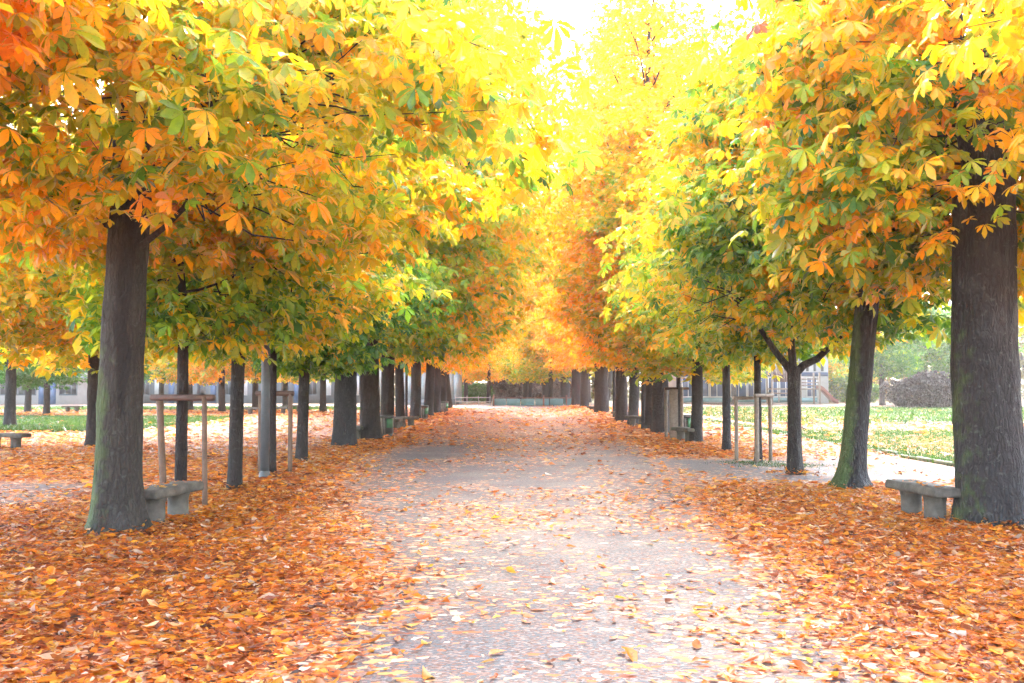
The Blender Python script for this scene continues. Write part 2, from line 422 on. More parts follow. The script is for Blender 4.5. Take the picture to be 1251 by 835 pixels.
    o = r.normal(0, 1, (N_, 3)); o /= np.linalg.norm(o, axis=1)[:, None] + 1e-6
    o *= (r.uniform(0, 1, (N_, 1)) ** .45) * np.array([1.5, 1.5, .85]) * spread
    P = C[ci] + o
    P[:, 2] = np.maximum(P[:, 2], h0 - droop - .25 + .2 * r.uniform(0, 1, N_))
    if clear:
        kp = ~((P[:, 1] < .3) & (np.abs(P[:, 0]) < clear * .75) & (r.uniform(0, 1, N_) < .45)); P = P[kp]; ci = ci[kp]; N_ = len(P)
    az = np.arctan2(P[:, 1] - cy[-1], P[:, 0] - cx[-1]) + r.normal(0, .9, N_)
    pt = r.normal(.35, .45, N_); rl = r.normal(0, .42, N_)
    size = leafsize * np.clip(r.lognormal(-.06, .26, N_), .45, 1.7)
    attr = np.stack([.5 + cn[ci] + r.normal(0, var, N_), (P[:, 2] - h0) / (H - h0), r.uniform(.98, 1.16, N_)], -1)
    put_leaves(crown, P, az, pt, rl, size, attr, lod, r)
    return mb.mesh('trunk_mesh', True), crown.mesh('crown_mesh', lod == 0)

def plant_tree(name, meshes, loc, label, color, bark=BARK, rz=0., scale=(1, 1, 1), group=None, tilt=(0, 0), thick=1.):
    t = thing(name, label, 'tree', (loc[0], loc[1], 0), 0, group)
    t.rotation_euler = (tilt[1], tilt[0], rz); t.scale = scale
    a = bpy.data.objects.new('trunk', meshes[0]); COL.objects.link(a); a.parent = t; a.scale = (thick, thick, 1)
    if not meshes[0].materials: meshes[0].materials.append(bark)
    a.material_slots[0].link = 'OBJECT'; a.material_slots[0].material = bark
    c = link('crown', meshes[1], LEAF, t); c.color = (*color, 1)
    return t

GL, GR = 'horse chestnuts of the left row', 'horse chestnuts of the right row'
# object colour: (ramp shift .5=none, height gain .5=none, -)
ORANGE, GOLD, MIX, GREEN = (.67, .50, 0), (.60, .60, 0), (.46, .66, 0), (.36, .62, 0)

# near left
x, y = -4.2, 10.75
T = make_tree(101, .44, 3.25, 8.2, 3.7, 330, 12500, 0, .165, 12, flare=1.36, stain=(RAD(-66), .30, 1.35, 4.2), moss=(RAD(200), 2.4, .9),
              limbs=[(2.95, .78, -.3, 3.42, .05), (3.2, -1.5, -1.2, 3.9, .05)], sides=64, trunk_h=4.2, spread=.52, lean=(.08, 0), var=.11, low=.2)
plant_tree('horse_chestnut', T, (x, y), 'thick leaning-free trunk with a long dark bark scar and green moss, beside the left stone bench'.replace('leaning-free ', ''), (.615, .50, 0), BARK_MOSSY, group=GL)
T = make_tree(111, .44, 3.55, 8.0, 3.3, 200, 7000, 0, .165, 10, flare=1.3, sides=40, trunk_h=4.2, spread=.5, var=.12, low=.2)
plant_tree('horse_chestnut', T, (-5.3, 5.6), 'nearest orange crown, only its lowest big leaves hanging into the top left corner', (.73, .5, 0), BARK, group=GL)
# near right
x, y = 5.42, 11.25
T = make_tree(202, .68, 2.8, 8.6, 3.1, 270, 9800, 0, .165, 11, fork=((-.55, .1, .66), (.6, .2, .72)), flare=1.12, moss=(RAD(180), 3.0, .55),
              sides=72, trunk_h=4.0, spread=.46, var=.15, low=.2, clear=.95)
plant_tree('horse_chestnut', T, (x, y), 'thickest dark grey trunk, forked high up, hiding the end of the right stone bench', (.70, .68, 0), BARK_GREY, group=GR)
T = make_tree(212, .5, 3.6, 8.0, 3.0, 180, 6000, 0, .165, 9, flare=1.2, sides=40, trunk_h=4.2, spread=.5, var=.13, low=.2)
plant_tree('horse_chestnut', T, (6.2, 6.3), 'nearest orange crown, only its lowest big leaves hanging into the top right corner', (.77, .5, 0), BARK_GREY, group=GR)
# right second: leaning mossy trunk
x, y = G(1036, 596)
T = make_tree(303, .36, 2.5, 8.6, 3.1, 260, 8500, 0, .16, 10, flare=1.6, moss=(RAD(190), 3.2, 1.1), sides=48, trunk_h=3.4, lean=(.34, 0), spread=.48, var=.13, low=.25, stain=(RAD(-60), .5, 1.3, 3.0))
plant_tree('horse_chestnut', T, (x, y), 'slightly leaning trunk with a flared foot and bright moss, behind the right stone bench', (.52, .60, 0), BARK_GREY, group=GR)
# right third: low fork
x, y = G(970, 578)
T = make_tree(404, .24, 2.35, 7.6, 2.9, 230, 7000, 1, .165, 8, flare=1.25, sides=32, trunk_h=1.9, fork=((.15, .1, .7), (-.5, .4, .55)),
              limbs=[(1.75, -.75, .1, 3.0, .075), (1.75, 1.05, -.1, 2.85, .08)], spread=.48, var=.11, low=.25)
plant_tree('horse_chestnut', T, (x, y), 'slim dark trunk dividing low into spreading limbs in front of the playground tower', (.61, .60, 0), BARK, group=GR)
# young trees in stakes and the slim ones, left row
YA = make_tree(505, .15, 2.25, 5.2, 1.7, 90, 2300, 1, .18, 6, flare=1.1, sides=16, trunk_h=2.6, spread=.42, low=.4)
YB = make_tree(506, .13, 2.3, 5.0, 1.5, 80, 2000, 1, .18, 6, flare=1.1, sides=16, trunk_h=2.5, spread=.42, low=.4)
x, y = -4.37, 13.35
plant_tree('young_chestnut', YA, (x, y), 'young tree with a thin reddish trunk between the stakes behind the left bench', (.58, .66, 0), BARK_RED)
x2, y2 = G(334, 578)
plant_tree('young_chestnut', YB, (x2, y2), 'young tree with a thin trunk in the stake frame close behind the dark metal post', (.52, .66, 0), BARK_RED, rz=1.)
SA = make_tree(606, .20, 2.1, 7.2, 2.5, 170, 5600, 1, .165, 8, flare=1.12, sides=32, trunk_h=2.6, spread=.46, low=.28, lean=(.06, 0), var=.1)
SB = make_tree(607, .22, 2.0, 6.6, 2.3, 160, 5600, 1, .165, 8, flare=1.15, sides=32, trunk_h=2.5, spread=.46, low=.25, lean=(.05, 0), var=.1, limbs=[(2.0, -.5, -.1, 2.5, .03), (2.0, .5, .1, 2.6, .03)])
x, y = G(288, 597)
plant_tree('horse_chestnut', SA, (x, y), 'slim smooth trunk just in front of the dark metal post on the left', (.62, .62, 0), BARK, group=GL)
x, y = G(370, 564)
plant_tree('horse_chestnut', SB, (x, y), 'slim trunk right of the second stake frame, its low crown dark green', (.42, .64, 0), BARK, rz=.6, group=GL)

# big trees of the left row (wide high crowns)
M = [make_tree(700 + q, .56, 2.75, 16.5, 5.9, 400, 11500, 2, .215, 15, flare=1.12, sides=28, trunk_h=3.6, spread=.68, low=.55, var=.085, twig=False) for q in range(3)]
left_big = [
 (423, 546, .60, 0, (.54, .64), 'broad grey trunk with a pale flared foot, first thick one past the slim left trees', BARK_GREY, (0, 0)),
 (453, 537, .62, 1, (.57, .62), 'broad dark trunk between the pale-footed one and the first litter bin on the left', BARK_RED, (-.01, 0)),
 (473, 527, .50, 2, (.64, .58), 'dark trunk right behind the first litter bin on the left', BARK_RED, (0, 0)),
 (489, 521, .38, 0, (.60, .60), 'straight brown trunk with a bench end at its right foot, past the first left bin', BARK_RED, (.01, 0)),
 (508, 514, .50, 1, (.64, .58), 'paler greyish trunk in front of the second litter bin on the left', BARK_GREY, (0, 0)),
 (524, 509, .50, 2, (.66, .56), 'dark trunk leaning a little right, just past the second left bin', BARK_RED, (.04, 0)),
 (534, 505.5, .44, 0, (.64, .58), 'dark straight trunk in front of the third litter bin on the left', BARK_RED, (.03, 0)),
 (542.5, 502.5, .42, 1, (.66, .56), 'dark trunk standing right behind the third litter bin on the left', BARK_RED, (.02, 0)),
 (550, 499, .36, 2, (.66, .56), 'thin trunk leaning right over the avenue, last of the left row', BARK_RED, (.16, 0)),
]
for k, (px, py, d, q, c, lab, bk, tilt) in enumerate(left_big):
    s = d / .56; hs_ = 1.0 + .06 * ((k * 7) % 3 - 1)
    sx = .78 + .22 * min(s, 1.05)
    t = plant_tree('horse_chestnut', M[q], G(px, py), lab, (c[0] + (.03 if k == 0 else .12), c[1] - .03, 0), bk, rz=k * 1.3, scale=(sx, sx, hs_), group=GL, tilt=(tilt[0], 0), thick=.92 * d / (.56 * sx))
# big trees of the right row (tall, thinner tops)
TT = [make_tree(800 + q, .62, 2.9, 22.5, 2.9, 330, 8200, 2, .215, 18, flare=1.14, sides=28, trunk_h=3.8, spread=.62, low=.22, var=.085, twig=False, sparse_top=.8) for q in range(3)]
right_big = [
 (850, 541, .33, 0, (.64, .56), .62, 'dark slim trunk leaning a little right, standing at the end of the far stone bench', BARK, (.03, 0)),
 (808, 530, .60, 1, (.68, .54), .8, 'broad dark trunk just left of the weathered stake frame on the right', BARK_RED, (.02, 0)),
 (796, 525.5, .50, 2, (.68, .56), .85, 'dark trunk between the thin mossy stem and the broadest dark trunk, right row', BARK_RED, (0, 0)),
 (774, 519, .42, 0, (.74, .50), .9, 'pale grey straight trunk rising behind a stone bench, right row', BARK_GREY, (0, 0)),
 (759.5, 516, .52, 1, (.76, .50), .95, 'brown-grey trunk left of the pale grey one, a bench at its foot', BARK_RED, (0, 0)),
 (735, 507, .78, 2, (.80, .48), 1, 'very broad dark trunk standing alone toward the far end of the right row', BARK_RED, (0, 0)),
 (714, 500, .60, 0, (.80, .48), 1, 'dark trunk, nearer of the touching pair at the far end of the right row', BARK_RED, (0, 0)),
 (704, 497, .78, 1, (.82, .48), 1, 'dark trunk ending the right row, farther of the touching pair', BARK_RED, (0, 0)),
]
for k, (px, py, d, q, c, hs_, lab, bk, tilt) in enumerate(right_big):
    s = .8 + .25 * min(1, d / .62)
    plant_tree('horse_chestnut', TT[q], G(px, py), lab, (c[0] + .01, c[1] + .02, 0), bk, rz=k * 1.7 + .4, scale=(s, s, hs_), group=GR, tilt=(tilt[0], 0), thick=.95 * d / (.62 * s))
# slim ones, right row
x, y = G(887, 551)
plant_tree('horse_chestnut', SA, (x, y), 'thin lichen-grey trunk between the bench end and the right stake frame', (.60, .60, 0), BARK_GREY, rz=2.2, scale=(.95, .95, 1.05), group=GR, tilt=(-.02, 0))
x, y = G(925, 563)
plant_tree('young_chestnut', YA, (x, y), 'young tree with a thin trunk inside the three-post stake frame on the right', (.52, .60, 0), BARK, rz=2.)
x, y = G(829, 536)
plant_tree('young_chestnut', YB, (x, y), 'young tree with a thin brown trunk beside the weathered board on the right', (.62, .6, 0), BARK_RED, rz=3.)
x, y = G(786, 524)
plant_tree('young_chestnut', YA, (x, y), 'thin mossy green stem between the pale grey trunk and the dark trunks', (.55, .6, 0), BARK_GREY, rz=4., scale=(1.1, 1.1, 1.3))
x, y = G(750, 513)
plant_tree('young_chestnut', YB, (x, y), 'thin mossy green stem left of the brown-grey trunk with a bench at its foot', (.6, .6, 0), BARK_GREY, rz=5., scale=(1.1, 1.1, 1.3))
x, y = G(497, 509)
plant_tree('young_chestnut', YB, (x, y), 'thin reddish stem between the brown trunk and the pale greyish one, left row', (.5, .6, 0), BARK_RED, rz=2.5, scale=(1, 1, 1.3))

# trees of the side lawns
BK = [make_tree(900 + q, .40, 2.6, 10.5, 3.9, 190, 4600, 2, .24, 10, flare=1.2, sides=16, trunk_h=3.2, spread=.7, low=.35, var=.09, twig=False) for q in range(3)]
side = [
 (118, 545, 0, (.64, .54), 1.0, .8, 'dark trunk left of the scarred thick one, beside the grey side path', BARK_RED),
 (14, 521, 1, (.36, .60), 1.0, .9, 'dark blue-grey trunk on the left lawn behind the far-left bench', BARK_GREY),
 (36, 504, 2, (.20, .60), .55, .7, 'grey trunk with a low dark green crown before the pale building', BARK_GREY),
 (59, 507, 0, (.14, .58), .35, .6, 'pole-thin trunk with a green crown before the pale building', BARK),
 (-62, 556, 2, (.62, .5), 1.0, 1.0, 'yellow crown reaching in at the left edge, its trunk at the very edge', BARK_RED),
 (272, 504, 1, (.66, .5), .9, .75, 'golden tree seen between the first stake frame and the slim left trunk', BARK_RED),
 (233, 502, 2, (.62, .5), .6, .7, 'thin grey trunk with golden leaves seen through the first stake frame', BARK_GREY),
 (198, 500, 1, (.08, .5), .6, .8, 'dark green tree seen just left of the young trunk in the first stake frame', BARK),
 (313, 502, 0, (.66, .5), .7, .75, 'golden orange tree seen behind the dark metal post', BARK_RED),
 (349, 498, 2, (.70, .5), .8, .75, 'orange tree seen through the right half of the second stake frame', BARK_RED),
 (395, 503, 1, (.44, .56), .9, .75, 'yellow-green tree seen left of the pale-footed trunk', BARK_RED),
 (1077, 495, 2, (.30, .60), 1.3, .95, 'dark thick trunk left of the purple hedge on the right lawn', BARK),
 (1003, 491.5, 0, (.62, .54), 1.3, .9, 'dark trunk rising right behind the slide', BARK),
 (1130, 493, 1, (.22, .56), 1., .9, 'fresh green tree standing behind the purple hedge', BARK),
 (1185, 494, 0, (.26, .56), 1., .9, 'green tree seen behind the thickest trunk, past the purple hedge', BARK),
 (1040, 489.5, 1, (.58, .54), 1., .8, 'yellowing tree behind the mossy leaning trunk', BARK),
 (897, 494, 2, (.56, .54), .8, .75, 'yellow tree in front of the blue glazed building', BARK_GREY),
 (868, 492, 0, (.54, .54), .8, .7, 'low yellow tree in front of the white-framed end of the glazed building', BARK_GREY),
]
for k, (px, py, q, c, ts, hs_, lab, bk) in enumerate(side):
    s = .75 + .25 * ts
    plant_tree('park_tree', BK[q], G(px, py), lab, (*c, 0), bk, rz=k * 2.1, scale=(s, s, hs_), group='trees of the side lawns')
# trees closing the avenue
endt = [
 (569, 491.5, 0, (.74, .52), .85, 'orange tree with a short brown trunk, first right of the leaning trunk'),
 (597, 492.5, 1, (.72, .52), .8, 'orange tree with a dark forked-looking trunk over the teal wall end'),
 (601.5, 490, 2, (.68, .52), .9, 'pale orange tree just behind the wall end'),
 (621, 489.5, 0, (.46, .54), 1., 'yellow-green tree closing the avenue on its axis'),
 (647, 495, 1, (.62, .52), .75, 'golden tree standing before the teal wall, left of the two brown posts'),
 (661, 489, 2, (.66, .52), 1.3, 'tall golden orange tree behind the teal wall, mid wall'),
 (673, 496, 0, (.60, .52), .8, 'golden tree standing before the teal wall, between the two brown posts'),
 (684, 488.5, 1, (.70, .52), 1.6, 'tall sparse orange tree behind the right end of the teal wall'),
 (700, 487, 2, (.70, .52), 1.9, 'tallest orange tree behind the last pair of right-row trunks'),
 (725, 487, 0, (.68, .52), 1.8, 'tall orange tree seen behind the very broad right trunk'),
 (640, 486.5, 1, (.66, .52), 1.5, 'tall pale orange tree behind the middle of the teal wall'),
 (540, 487, 2, (.62, .52), 1.3, 'yellow orange tree behind the pale blue shed'),
 (497, 486, 0, (.60, .52), 1.3, 'yellow tree rising behind the left end of the pale blue shed'),
]
for k, (px, py, q, c, hs_, lab) in enumerate(endt):
    s = .8 + .2 * hs_
    plant_tree('park_tree', BK[q], G(px, py), lab, (*c, 0), BARK_RED, rz=k * 1.9 + .3, scale=(s, s, hs_), group='trees closing the avenue')

for k, (px, py, q, sc_, hs_, c_, lab) in enumerate([
   (668, 494.5, 0, 1.25, 1.28, (.80, .50), 'very tall thin orange tree rising above the teal fence in the gap of the avenue'),
   (644, 493, 1, 1.1, 1.05, (.72, .52), 'tall golden tree above the left half of the teal fence'),
   (690, 493.5, 2, 1.3, 1.3, (.84, .48), 'very tall rusty orange tree above the right end of the teal fence'),
   (716, 492, 0, 1.3, 1.35, (.84, .48), 'very tall rusty tree whose bare top shows right of the sky gap')]):
    plant_tree('tall_tree', TT[q], G(px, py), lab, (*c_, 0), BARK_RED, rz=k * 2.3, scale=(sc_, sc_, hs_), group='trees closing the avenue')

# ------------------------------------------------------------------ litter, grass and gravel maps
def litter(x, y):
    x, y = np.asarray(x, float), np.asarray(y, float)
    n = fbm(x * .55, y * .35, 0, 31, 3) - .5; n2 = fbm(x * 1.7, y * 1.3, 0, 37, 2) - .5
    # clear band of the avenue, widest near y 18
    lx = np.interp(y, [4, 8, 11, 14, 18, 23, 28, 40], [-.9, -1.1, -1.8, -2.5, -3.0, -3.1, -3.0, -2.8])
    rx = np.interp(y, [4, 8, 11, 14, 18, 23, 28, 40], [2.3, 2.2, 2.4, 2.9, 3.3, 3.4, 3.5, 3.6])
    inside = sm(-.8, .8, x - lx) * sm(-.9, .9, rx - x)
    core = np.interp(y, [4, 8, 10.5, 13, 19, 24, 29, 36, 45, 60, 75], [.15, .12, .09, .05, .035, .09, .30, .34, .30, .36, .38])
    d = (1 - inside) * np.interp(y, [4, 14, 22, 30, 75], [1.0, .95, .95, .95, .95]) + inside * core
    # right side gravel cross path
    cr = sm(15.6, 16.6, y) * (1 - sm(20.5, 22.5, y)) * sm(2.6, 3.6, x) * (1 - .55 * sm(-2.2, -.4, -np.abs(x - 5.4)) * 0)
    d = d * (1 - .85 * cr)
    # strip between row and lawn on the right
    d = d * (1 - .45 * sm(5.8, 6.6, x) * (1 - sm(8.2, 8.8, x)) * (1 - sm(24, 34, y)))
    # left gravel patch and pale cross path
    lp = sm(12.4, 13.2, y) * (1 - sm(15.6, 16.8, y)) * (1 - sm(-6.4, -5.2, x))
    d = d * (1 - .85 * lp)
    pc = sm(20, 23, y) * (1 - sm(60, 68, y)) * (1 - sm(-5.0, -4.3, x)) * sm(-13, -10.5, x)
    d = d * (1 - .42 * pc)
    # dull around the far part and end road
    d = d * (1 - .9 * sm(68, 71, y))
    # lawns
    gl = lawn(x, y)
    d = d * (1 - gl * np.where(x > 0, .62 + .36 * sm(10, 15, x) * (1 - sm(26, 32, y)) + .28 * sm(14, 20, x) * sm(26, 32, y), .8))
    ridge = np.exp(-((x - 5.0) / 1.6) ** 2) * sm(30, 45, y) * (1 - sm(70, 74, y))
    return np.clip(d + ridge * .4 + n * .45 * (d > .03) + n2 * .25 * (d > .03), 0, 1)
def lawn(x, y):
    x, y = np.asarray(x, float), np.asarray(y, float)
    r_ = sm(8.6, 8.9, x) * sm(15.5, 16.2, y) * (1 - sm(72, 74, y)) * (1 - .7 * sm(34, 36, y) * (1 - sm(40, 42, y)))
    l_ = (1 - sm(-13.2, -12.8, x)) * sm(33.5, 34.2, y) * (1 - sm(50, 52, y))
    l2 = (1 - sm(-8.5, -7.8, x)) * sm(63, 64, y) * (1 - sm(73, 74, y))
    return np.clip(r_ + l_ + l2, 0, 1)
def sand(x, y):
    return np.clip(sm(71, 72, y) * (1 - sm(80, 84, y)) + .75 * sm(20, 24, y) * (1 - sm(64, 66, y)) * (1 - sm(-5.4, -4.6, x)) * sm(-12.5, -10, x)
                   + (1 - sm(-12, -10, x)) * sm(51, 53, y) * (1 - sm(63, 64, y)), 0, 1)

m, nt, out, N, L = nodes('ground')
at = N('ShaderNodeAttribute', attribute_name='cover'); sp = N('ShaderNodeSeparateXYZ'); L(at.outputs['Vector'], sp.inputs[0])
tc = N('ShaderNodeTexCoord'); O = tc.outputs['Object']
gn = N('ShaderNodeTexNoise', i_Scale=90., i_Detail=4., i_Roughness=.75); L(O, gn.inputs['Vector'])
gn2 = N('ShaderNodeTexNoise', i_Scale=1.1, i_Detail=6., i_Roughness=.6); L(O, gn2.inputs['Vector'])
gv = N('ShaderNodeTexVoronoi', i_Scale=70.); L(O, gv.inputs['Vector'])
grav = ramp(N, L, gn.outputs[0], [(.25, (.023, .027, .031)), (.5, (.056, .063, .071)), (.75, (.12, .132, .146))])
grav = mixc(N, L, .5, grav, ramp(N, L, gv.outputs['Color'], [(.1, (.033, .039, .045)), (.9, (.10, .113, .126))]))
grav = mixc(N, L, .8, grav, ramp(N, L, gn2.outputs[0], [(.32, (.55, .54, .58)), (.62, (1, 1, 1))]), 'MULTIPLY')
sandc = mixc(N, L, gn.outputs[0], (.08, .07, .065), (.135, .12, .112))
c = mixc(N, L, sp.outputs[2], grav, sandc)
# grass tone
gg = N('ShaderNodeTexNoise', i_Scale=9., i_Detail=5.); L(O, gg.inputs['Vector'])
c = mixc(N, L, sp.outputs[1], c, mixc(N, L, gg.outputs[0], (.02, .055, .008), (.06, .11, .015)))
# litter: leaf-sized cells in two layers, with gaps where the ground shows
def litter_layer(scale, seed, stops):
    mp = N('ShaderNodeMapping'); mp.inputs['Location'].default_value = (seed, seed * .7, 0); mp.inputs['Rotation'].default_value = (0, 0, seed)
    mp.inputs['Scale'].default_value = (1, 1.5, 1); L(O, mp.inputs[0])
    nz = N('ShaderNodeTexNoise', i_Scale=scale * 1.3, i_Detail=1.); L(mp.outputs[0], nz.inputs['Vector'])
    sc = N('ShaderNodeVectorMath', operation='SCALE'); sc.inputs[3].default_value = .8 / scale; L(nz.outputs['Color'], sc.inputs[0])
    ad = N('ShaderNodeVectorMath', operation='ADD'); L(mp.outputs[0], ad.inputs[0]); L(sc.outputs[0], ad.inputs[1])
    v = N('ShaderNodeTexVoronoi', i_Scale=scale); L(ad.outputs[0], v.inputs['Vector'])
    s3 = N('ShaderNodeSeparateColor'); L(v.outputs['Color'], s3.inputs[0])
    return ramp(N, L, s3.outputs[0], stops), s3.outputs[1], v.outputs['Distance']
LIT = [(0, (.08, .027, .018)), (.18, (.24, .06, .022)), (.4, (.42, .12, .03)), (.6, (.50, .19, .05)), (.8, (.50, .28, .15)), (1, (.50, .35, .26))]
la, ra, da = litter_layer(13., 1.3, LIT); lb, rb, db = litter_layer(19., 4.1, LIT)
ma = math_(N, L, 'LESS_THAN', ra, math_(N, L, 'MULTIPLY', sp.outputs[0], .85)); mb_ = math_(N, L, 'LESS_THAN', rb, math_(N, L, 'MULTIPLY', sp.outputs[0], .8))
lc, rc, dc = litter_layer(46., 2.7, [(0, (.03, .013, .011)), (.35, (.11, .045, .028)), (.65, (.16, .10, .08)), (1, (.19, .17, .165))])
mc = math_(N, L, 'LESS_THAN', rc, math_(N, L, 'MULTIPLY_ADD', sp.outputs[0], .6)); mc.node.inputs[2].default_value = .08
c = mixc(N, L, math_(N, L, 'MULTIPLY', mc, .8), c, lc)
c = mixc(N, L, mb_, c, lb); c = mixc(N, L, ma, c, la)
b = N('ShaderNodeBsdfPrincipled'); b.inputs['Specular IOR Level'].default_value = .3; L(c, b.inputs['Base Color'])
rg = ramp(N, L, gn2.outputs[0], [(.35, (.62,) * 3), (.6, (.9,) * 3)]); L(rg, b.inputs['Roughness'])
bp = N('ShaderNodeBump', i_Strength=.5, i_Distance=.012)
hh = math_(N, L, 'ADD', gn.outputs[0], math_(N, L, 'MULTIPLY', math_(N, L, 'ADD', ma, mb_), .6)); L(hh, bp.inputs['Height']); L(bp.outputs[0], b.inputs['Normal'])
L(b.outputs[0], out.inputs[0]); GROUND = m

def axis_coords(lo, hi, step): return np.arange(lo, hi + 1e-6, step)
gx = np.concatenate([[-3000, -1200, -500, -220, -120, -80, -60], axis_coords(-46, 46, .32), [60, 80, 120, 220, 500, 1200, 3000]])
gy = np.concatenate([[-1500, -400, -120, -40, -15, -5], axis_coords(0, 86, .32), [92, 105, 140, 220, 500, 1200, 3500]])
X, Y = np.meshgrid(gx, gy)
Zg = .05 * (fbm(X * .18, Y * .18, 0, 5, 3) - .5) * (np.abs(X) < 46) * sm(1, 4, Y)
Zg = Zg + .16 * np.exp(-((X - 5.0) / 1.8) ** 2) * sm(40, 60, Y) * (1 - sm(72, 76, Y))
def ground_z(x, y):
    x, y = np.asarray(x, float), np.asarray(y, float)
    return .05 * (fbm(x * .18, y * .18, 0, 5, 3) - .5) * sm(1, 4, y) + .16 * np.exp(-((x - 5.0) / 1.8) ** 2) * sm(40, 60, y) * (1 - sm(72, 76, y))
gm = MB(); nx, ny = len(gx), len(gy)
i, j = np.meshgrid(np.arange(ny - 1), np.arange(nx - 1), indexing='ij')
q = np.stack([i * nx + j, i * nx + j + 1, (i + 1) * nx + j + 1, (i + 1) * nx + j], -1).reshape(-1, 4)
cov = np.stack([litter(X, Y), np.maximum(lawn(X, Y), sm(84, 88, Y)), sand(X, Y)], -1)
gm.add(np.stack([X, Y, Zg], -1).reshape(-1, 3), q, vattr=cov.reshape(-1, 3))
go = link('ground', gm.mesh('ground_mesh', True, vname='cover'), GROUND); go['kind'] = 'structure'

# fallen leaves as real geometry
LITTER_STOPS = [(0, (.10, .035, .02)), (.2, (.30, .07, .02)), (.40, (.66, .17, .018)), (.58, (.85, .30, .02)), (.74, (.88, .46, .05)), (.88, (.80, .52, .30)), (1, (.72, .58, .48))]
LITM = leaf_material('fallen_leaf', LITTER_STOPS)
def flat_template(seed, near):
    r = np.random.default_rng(seed); W = r.uniform(.13, .29); cu = r.uniform(-.12, .32); tw = r.uniform(-.3, .3); cw = r.uniform(-.3, .8)
    def P(t, w): return (t - .5, w, cu * (2 * t - 1) ** 2 * .6 + abs(w) * cw + tw * w * t + r.uniform(-.03, .03))
    if near:
        V = [P(0, 0), P(.36, W * .62), P(.36, 0), P(.36, -W * .62), P(.7, W), P(.7, 0), P(.7, -W), P(.9, W * .6), P(.9, -W * .6), P(1, 0)]
        F3 = [(0, 3, 2), (0, 2, 1), (5, 8, 9), (5, 9, 7), (5, 6, 8), (5, 7, 4)]; F4 = [(2, 3, 6, 5), (1, 2, 5, 4)]
        return np.array(V), np.array(F3), np.array(F4), np.zeros(6, int), np.zeros(2, int)
    V = [P(0, 0), P(.62, W * 1.1), P(.62, -W * 1.1), P(1, 0)]
    return np.array(V), np.array([(0, 2, 3), (0, 3, 1)]), np.zeros((0, 4), int), np.zeros(2, int), np.zeros(0, int)
FT = {1: [flat_template(s, True) for s in range(16)], 0: [flat_template(s + 40, False) for s in range(6)]}
fl = MB()
def strew(y0, y1, dens, near, size, lift):
    half = .56 * y1 + 1.5
    n = int(dens * 2 * half * (y1 - y0))
    x = rng.uniform(-half, half, n); y = rng.uniform(y0, y1, n)
    k = np.abs(x) < .56 * y + 1.5; x, y = x[k], y[k]
    k = rng.uniform(0, 1, len(x)) < litter(x, y) ** 1.5; x, y = x[k], y[k]; n = len(x)
    P = np.stack([x, y, ground_z(x, y) + lift + rng.uniform(.0, .03, n) * np.minimum(1, litter(x, y) * 1.4)], -1)
    hue = rng.normal(.47, .18, n) + .25 * (fbm(x * .8, y * .8, 0, 77, 2) - .5)
    pale = rng.uniform(0, 1, n) < .12; hue = np.where(pale, rng.uniform(.78, 1, n), hue)
    attr = np.stack([np.clip(hue, .02, 1), np.full(n, .5), rng.uniform(.48, 1.05, n)], -1)
    put_leaves(fl, P, rng.uniform(0, 6.28, n), rng.normal(0, .14, n), rng.normal(0, .16, n), size * np.clip(rng.lognormal(0, .38, n), .4, 2.1), attr, 0, rng, FT[near])
    return n
strew(3.5, 8, 1000, 1, .072, .008)
strew(8, 15, 760, 1, .078, .008)
strew(15, 30, 190, 0, .105, .012)
strew(30, 76, 24, 0, .18, .016)
for (bx, by, br_, nn) in ((-4.2, 10.75, .27, 170), (5.42, 11.25, .37, 230), (*G(1036, 596), .24, 150), (*G(970, 578), .14, 90), (*G(288, 597), .12, 90), (*G(370, 564), .13, 80), (*G(423, 546), .3, 120)):
    th_ = rng.uniform(0, 6.28, nn); q_ = rng.uniform(0, 1, nn) ** 1.6; rr_ = br_ * 1.05 + q_ * .4
    px_, py_ = bx + rr_ * np.cos(th_), by + rr_ * np.sin(th_)
    P = np.stack([px_, py_, ground_z(px_, py_) + .015 + .09 * (1 - q_) ** 2 * rng.uniform(.2, 1, nn)], -1)
    put_leaves(fl, P, rng.uniform(0, 6.28, nn), rng.normal(0, .3, nn), rng.normal(0, .3, nn), rng.uniform(.06, .12, nn), np.stack([rng.uniform(.2, .85, nn), np.full(nn, .5), rng.uniform(.5, .95, nn)], -1), 0, rng, FT[1])
for (bx, by, a, hw, hl, nn) in ((-3.97, 11.62, RAD(-9), .15, .5, 26), (4.88, 11.80, RAD(6), .13, .5, 20)):
    u = rng.uniform(-hw, hw, nn); v = rng.uniform(-hl, hl, nn)
    P = np.stack([bx + u * math.cos(a) - v * math.sin(a), by + u * math.sin(a) + v * math.cos(a), np.full(nn, .408)], -1)
    put_leaves(fl, P, rng.uniform(0, 6.28, nn), rng.normal(0, .08, nn), rng.normal(0, .08, nn), rng.uniform(.05, .1, nn), np.stack([rng.uniform(.2, .8, nn), np.full(nn, .5), rng.uniform(.7, 1, nn)], -1), 0, rng, FT[1])
fo = link('fallen_leaves', fl.mesh('fallen_leaves_mesh', True), LITM); fo.color = (.5, .5, 0, 1)
fo['kind'] = 'stuff'; fo['label'] = 'orange and rust fallen leaves strewn over the avenue and under the trees'; fo['category'] = 'fallen leaves'

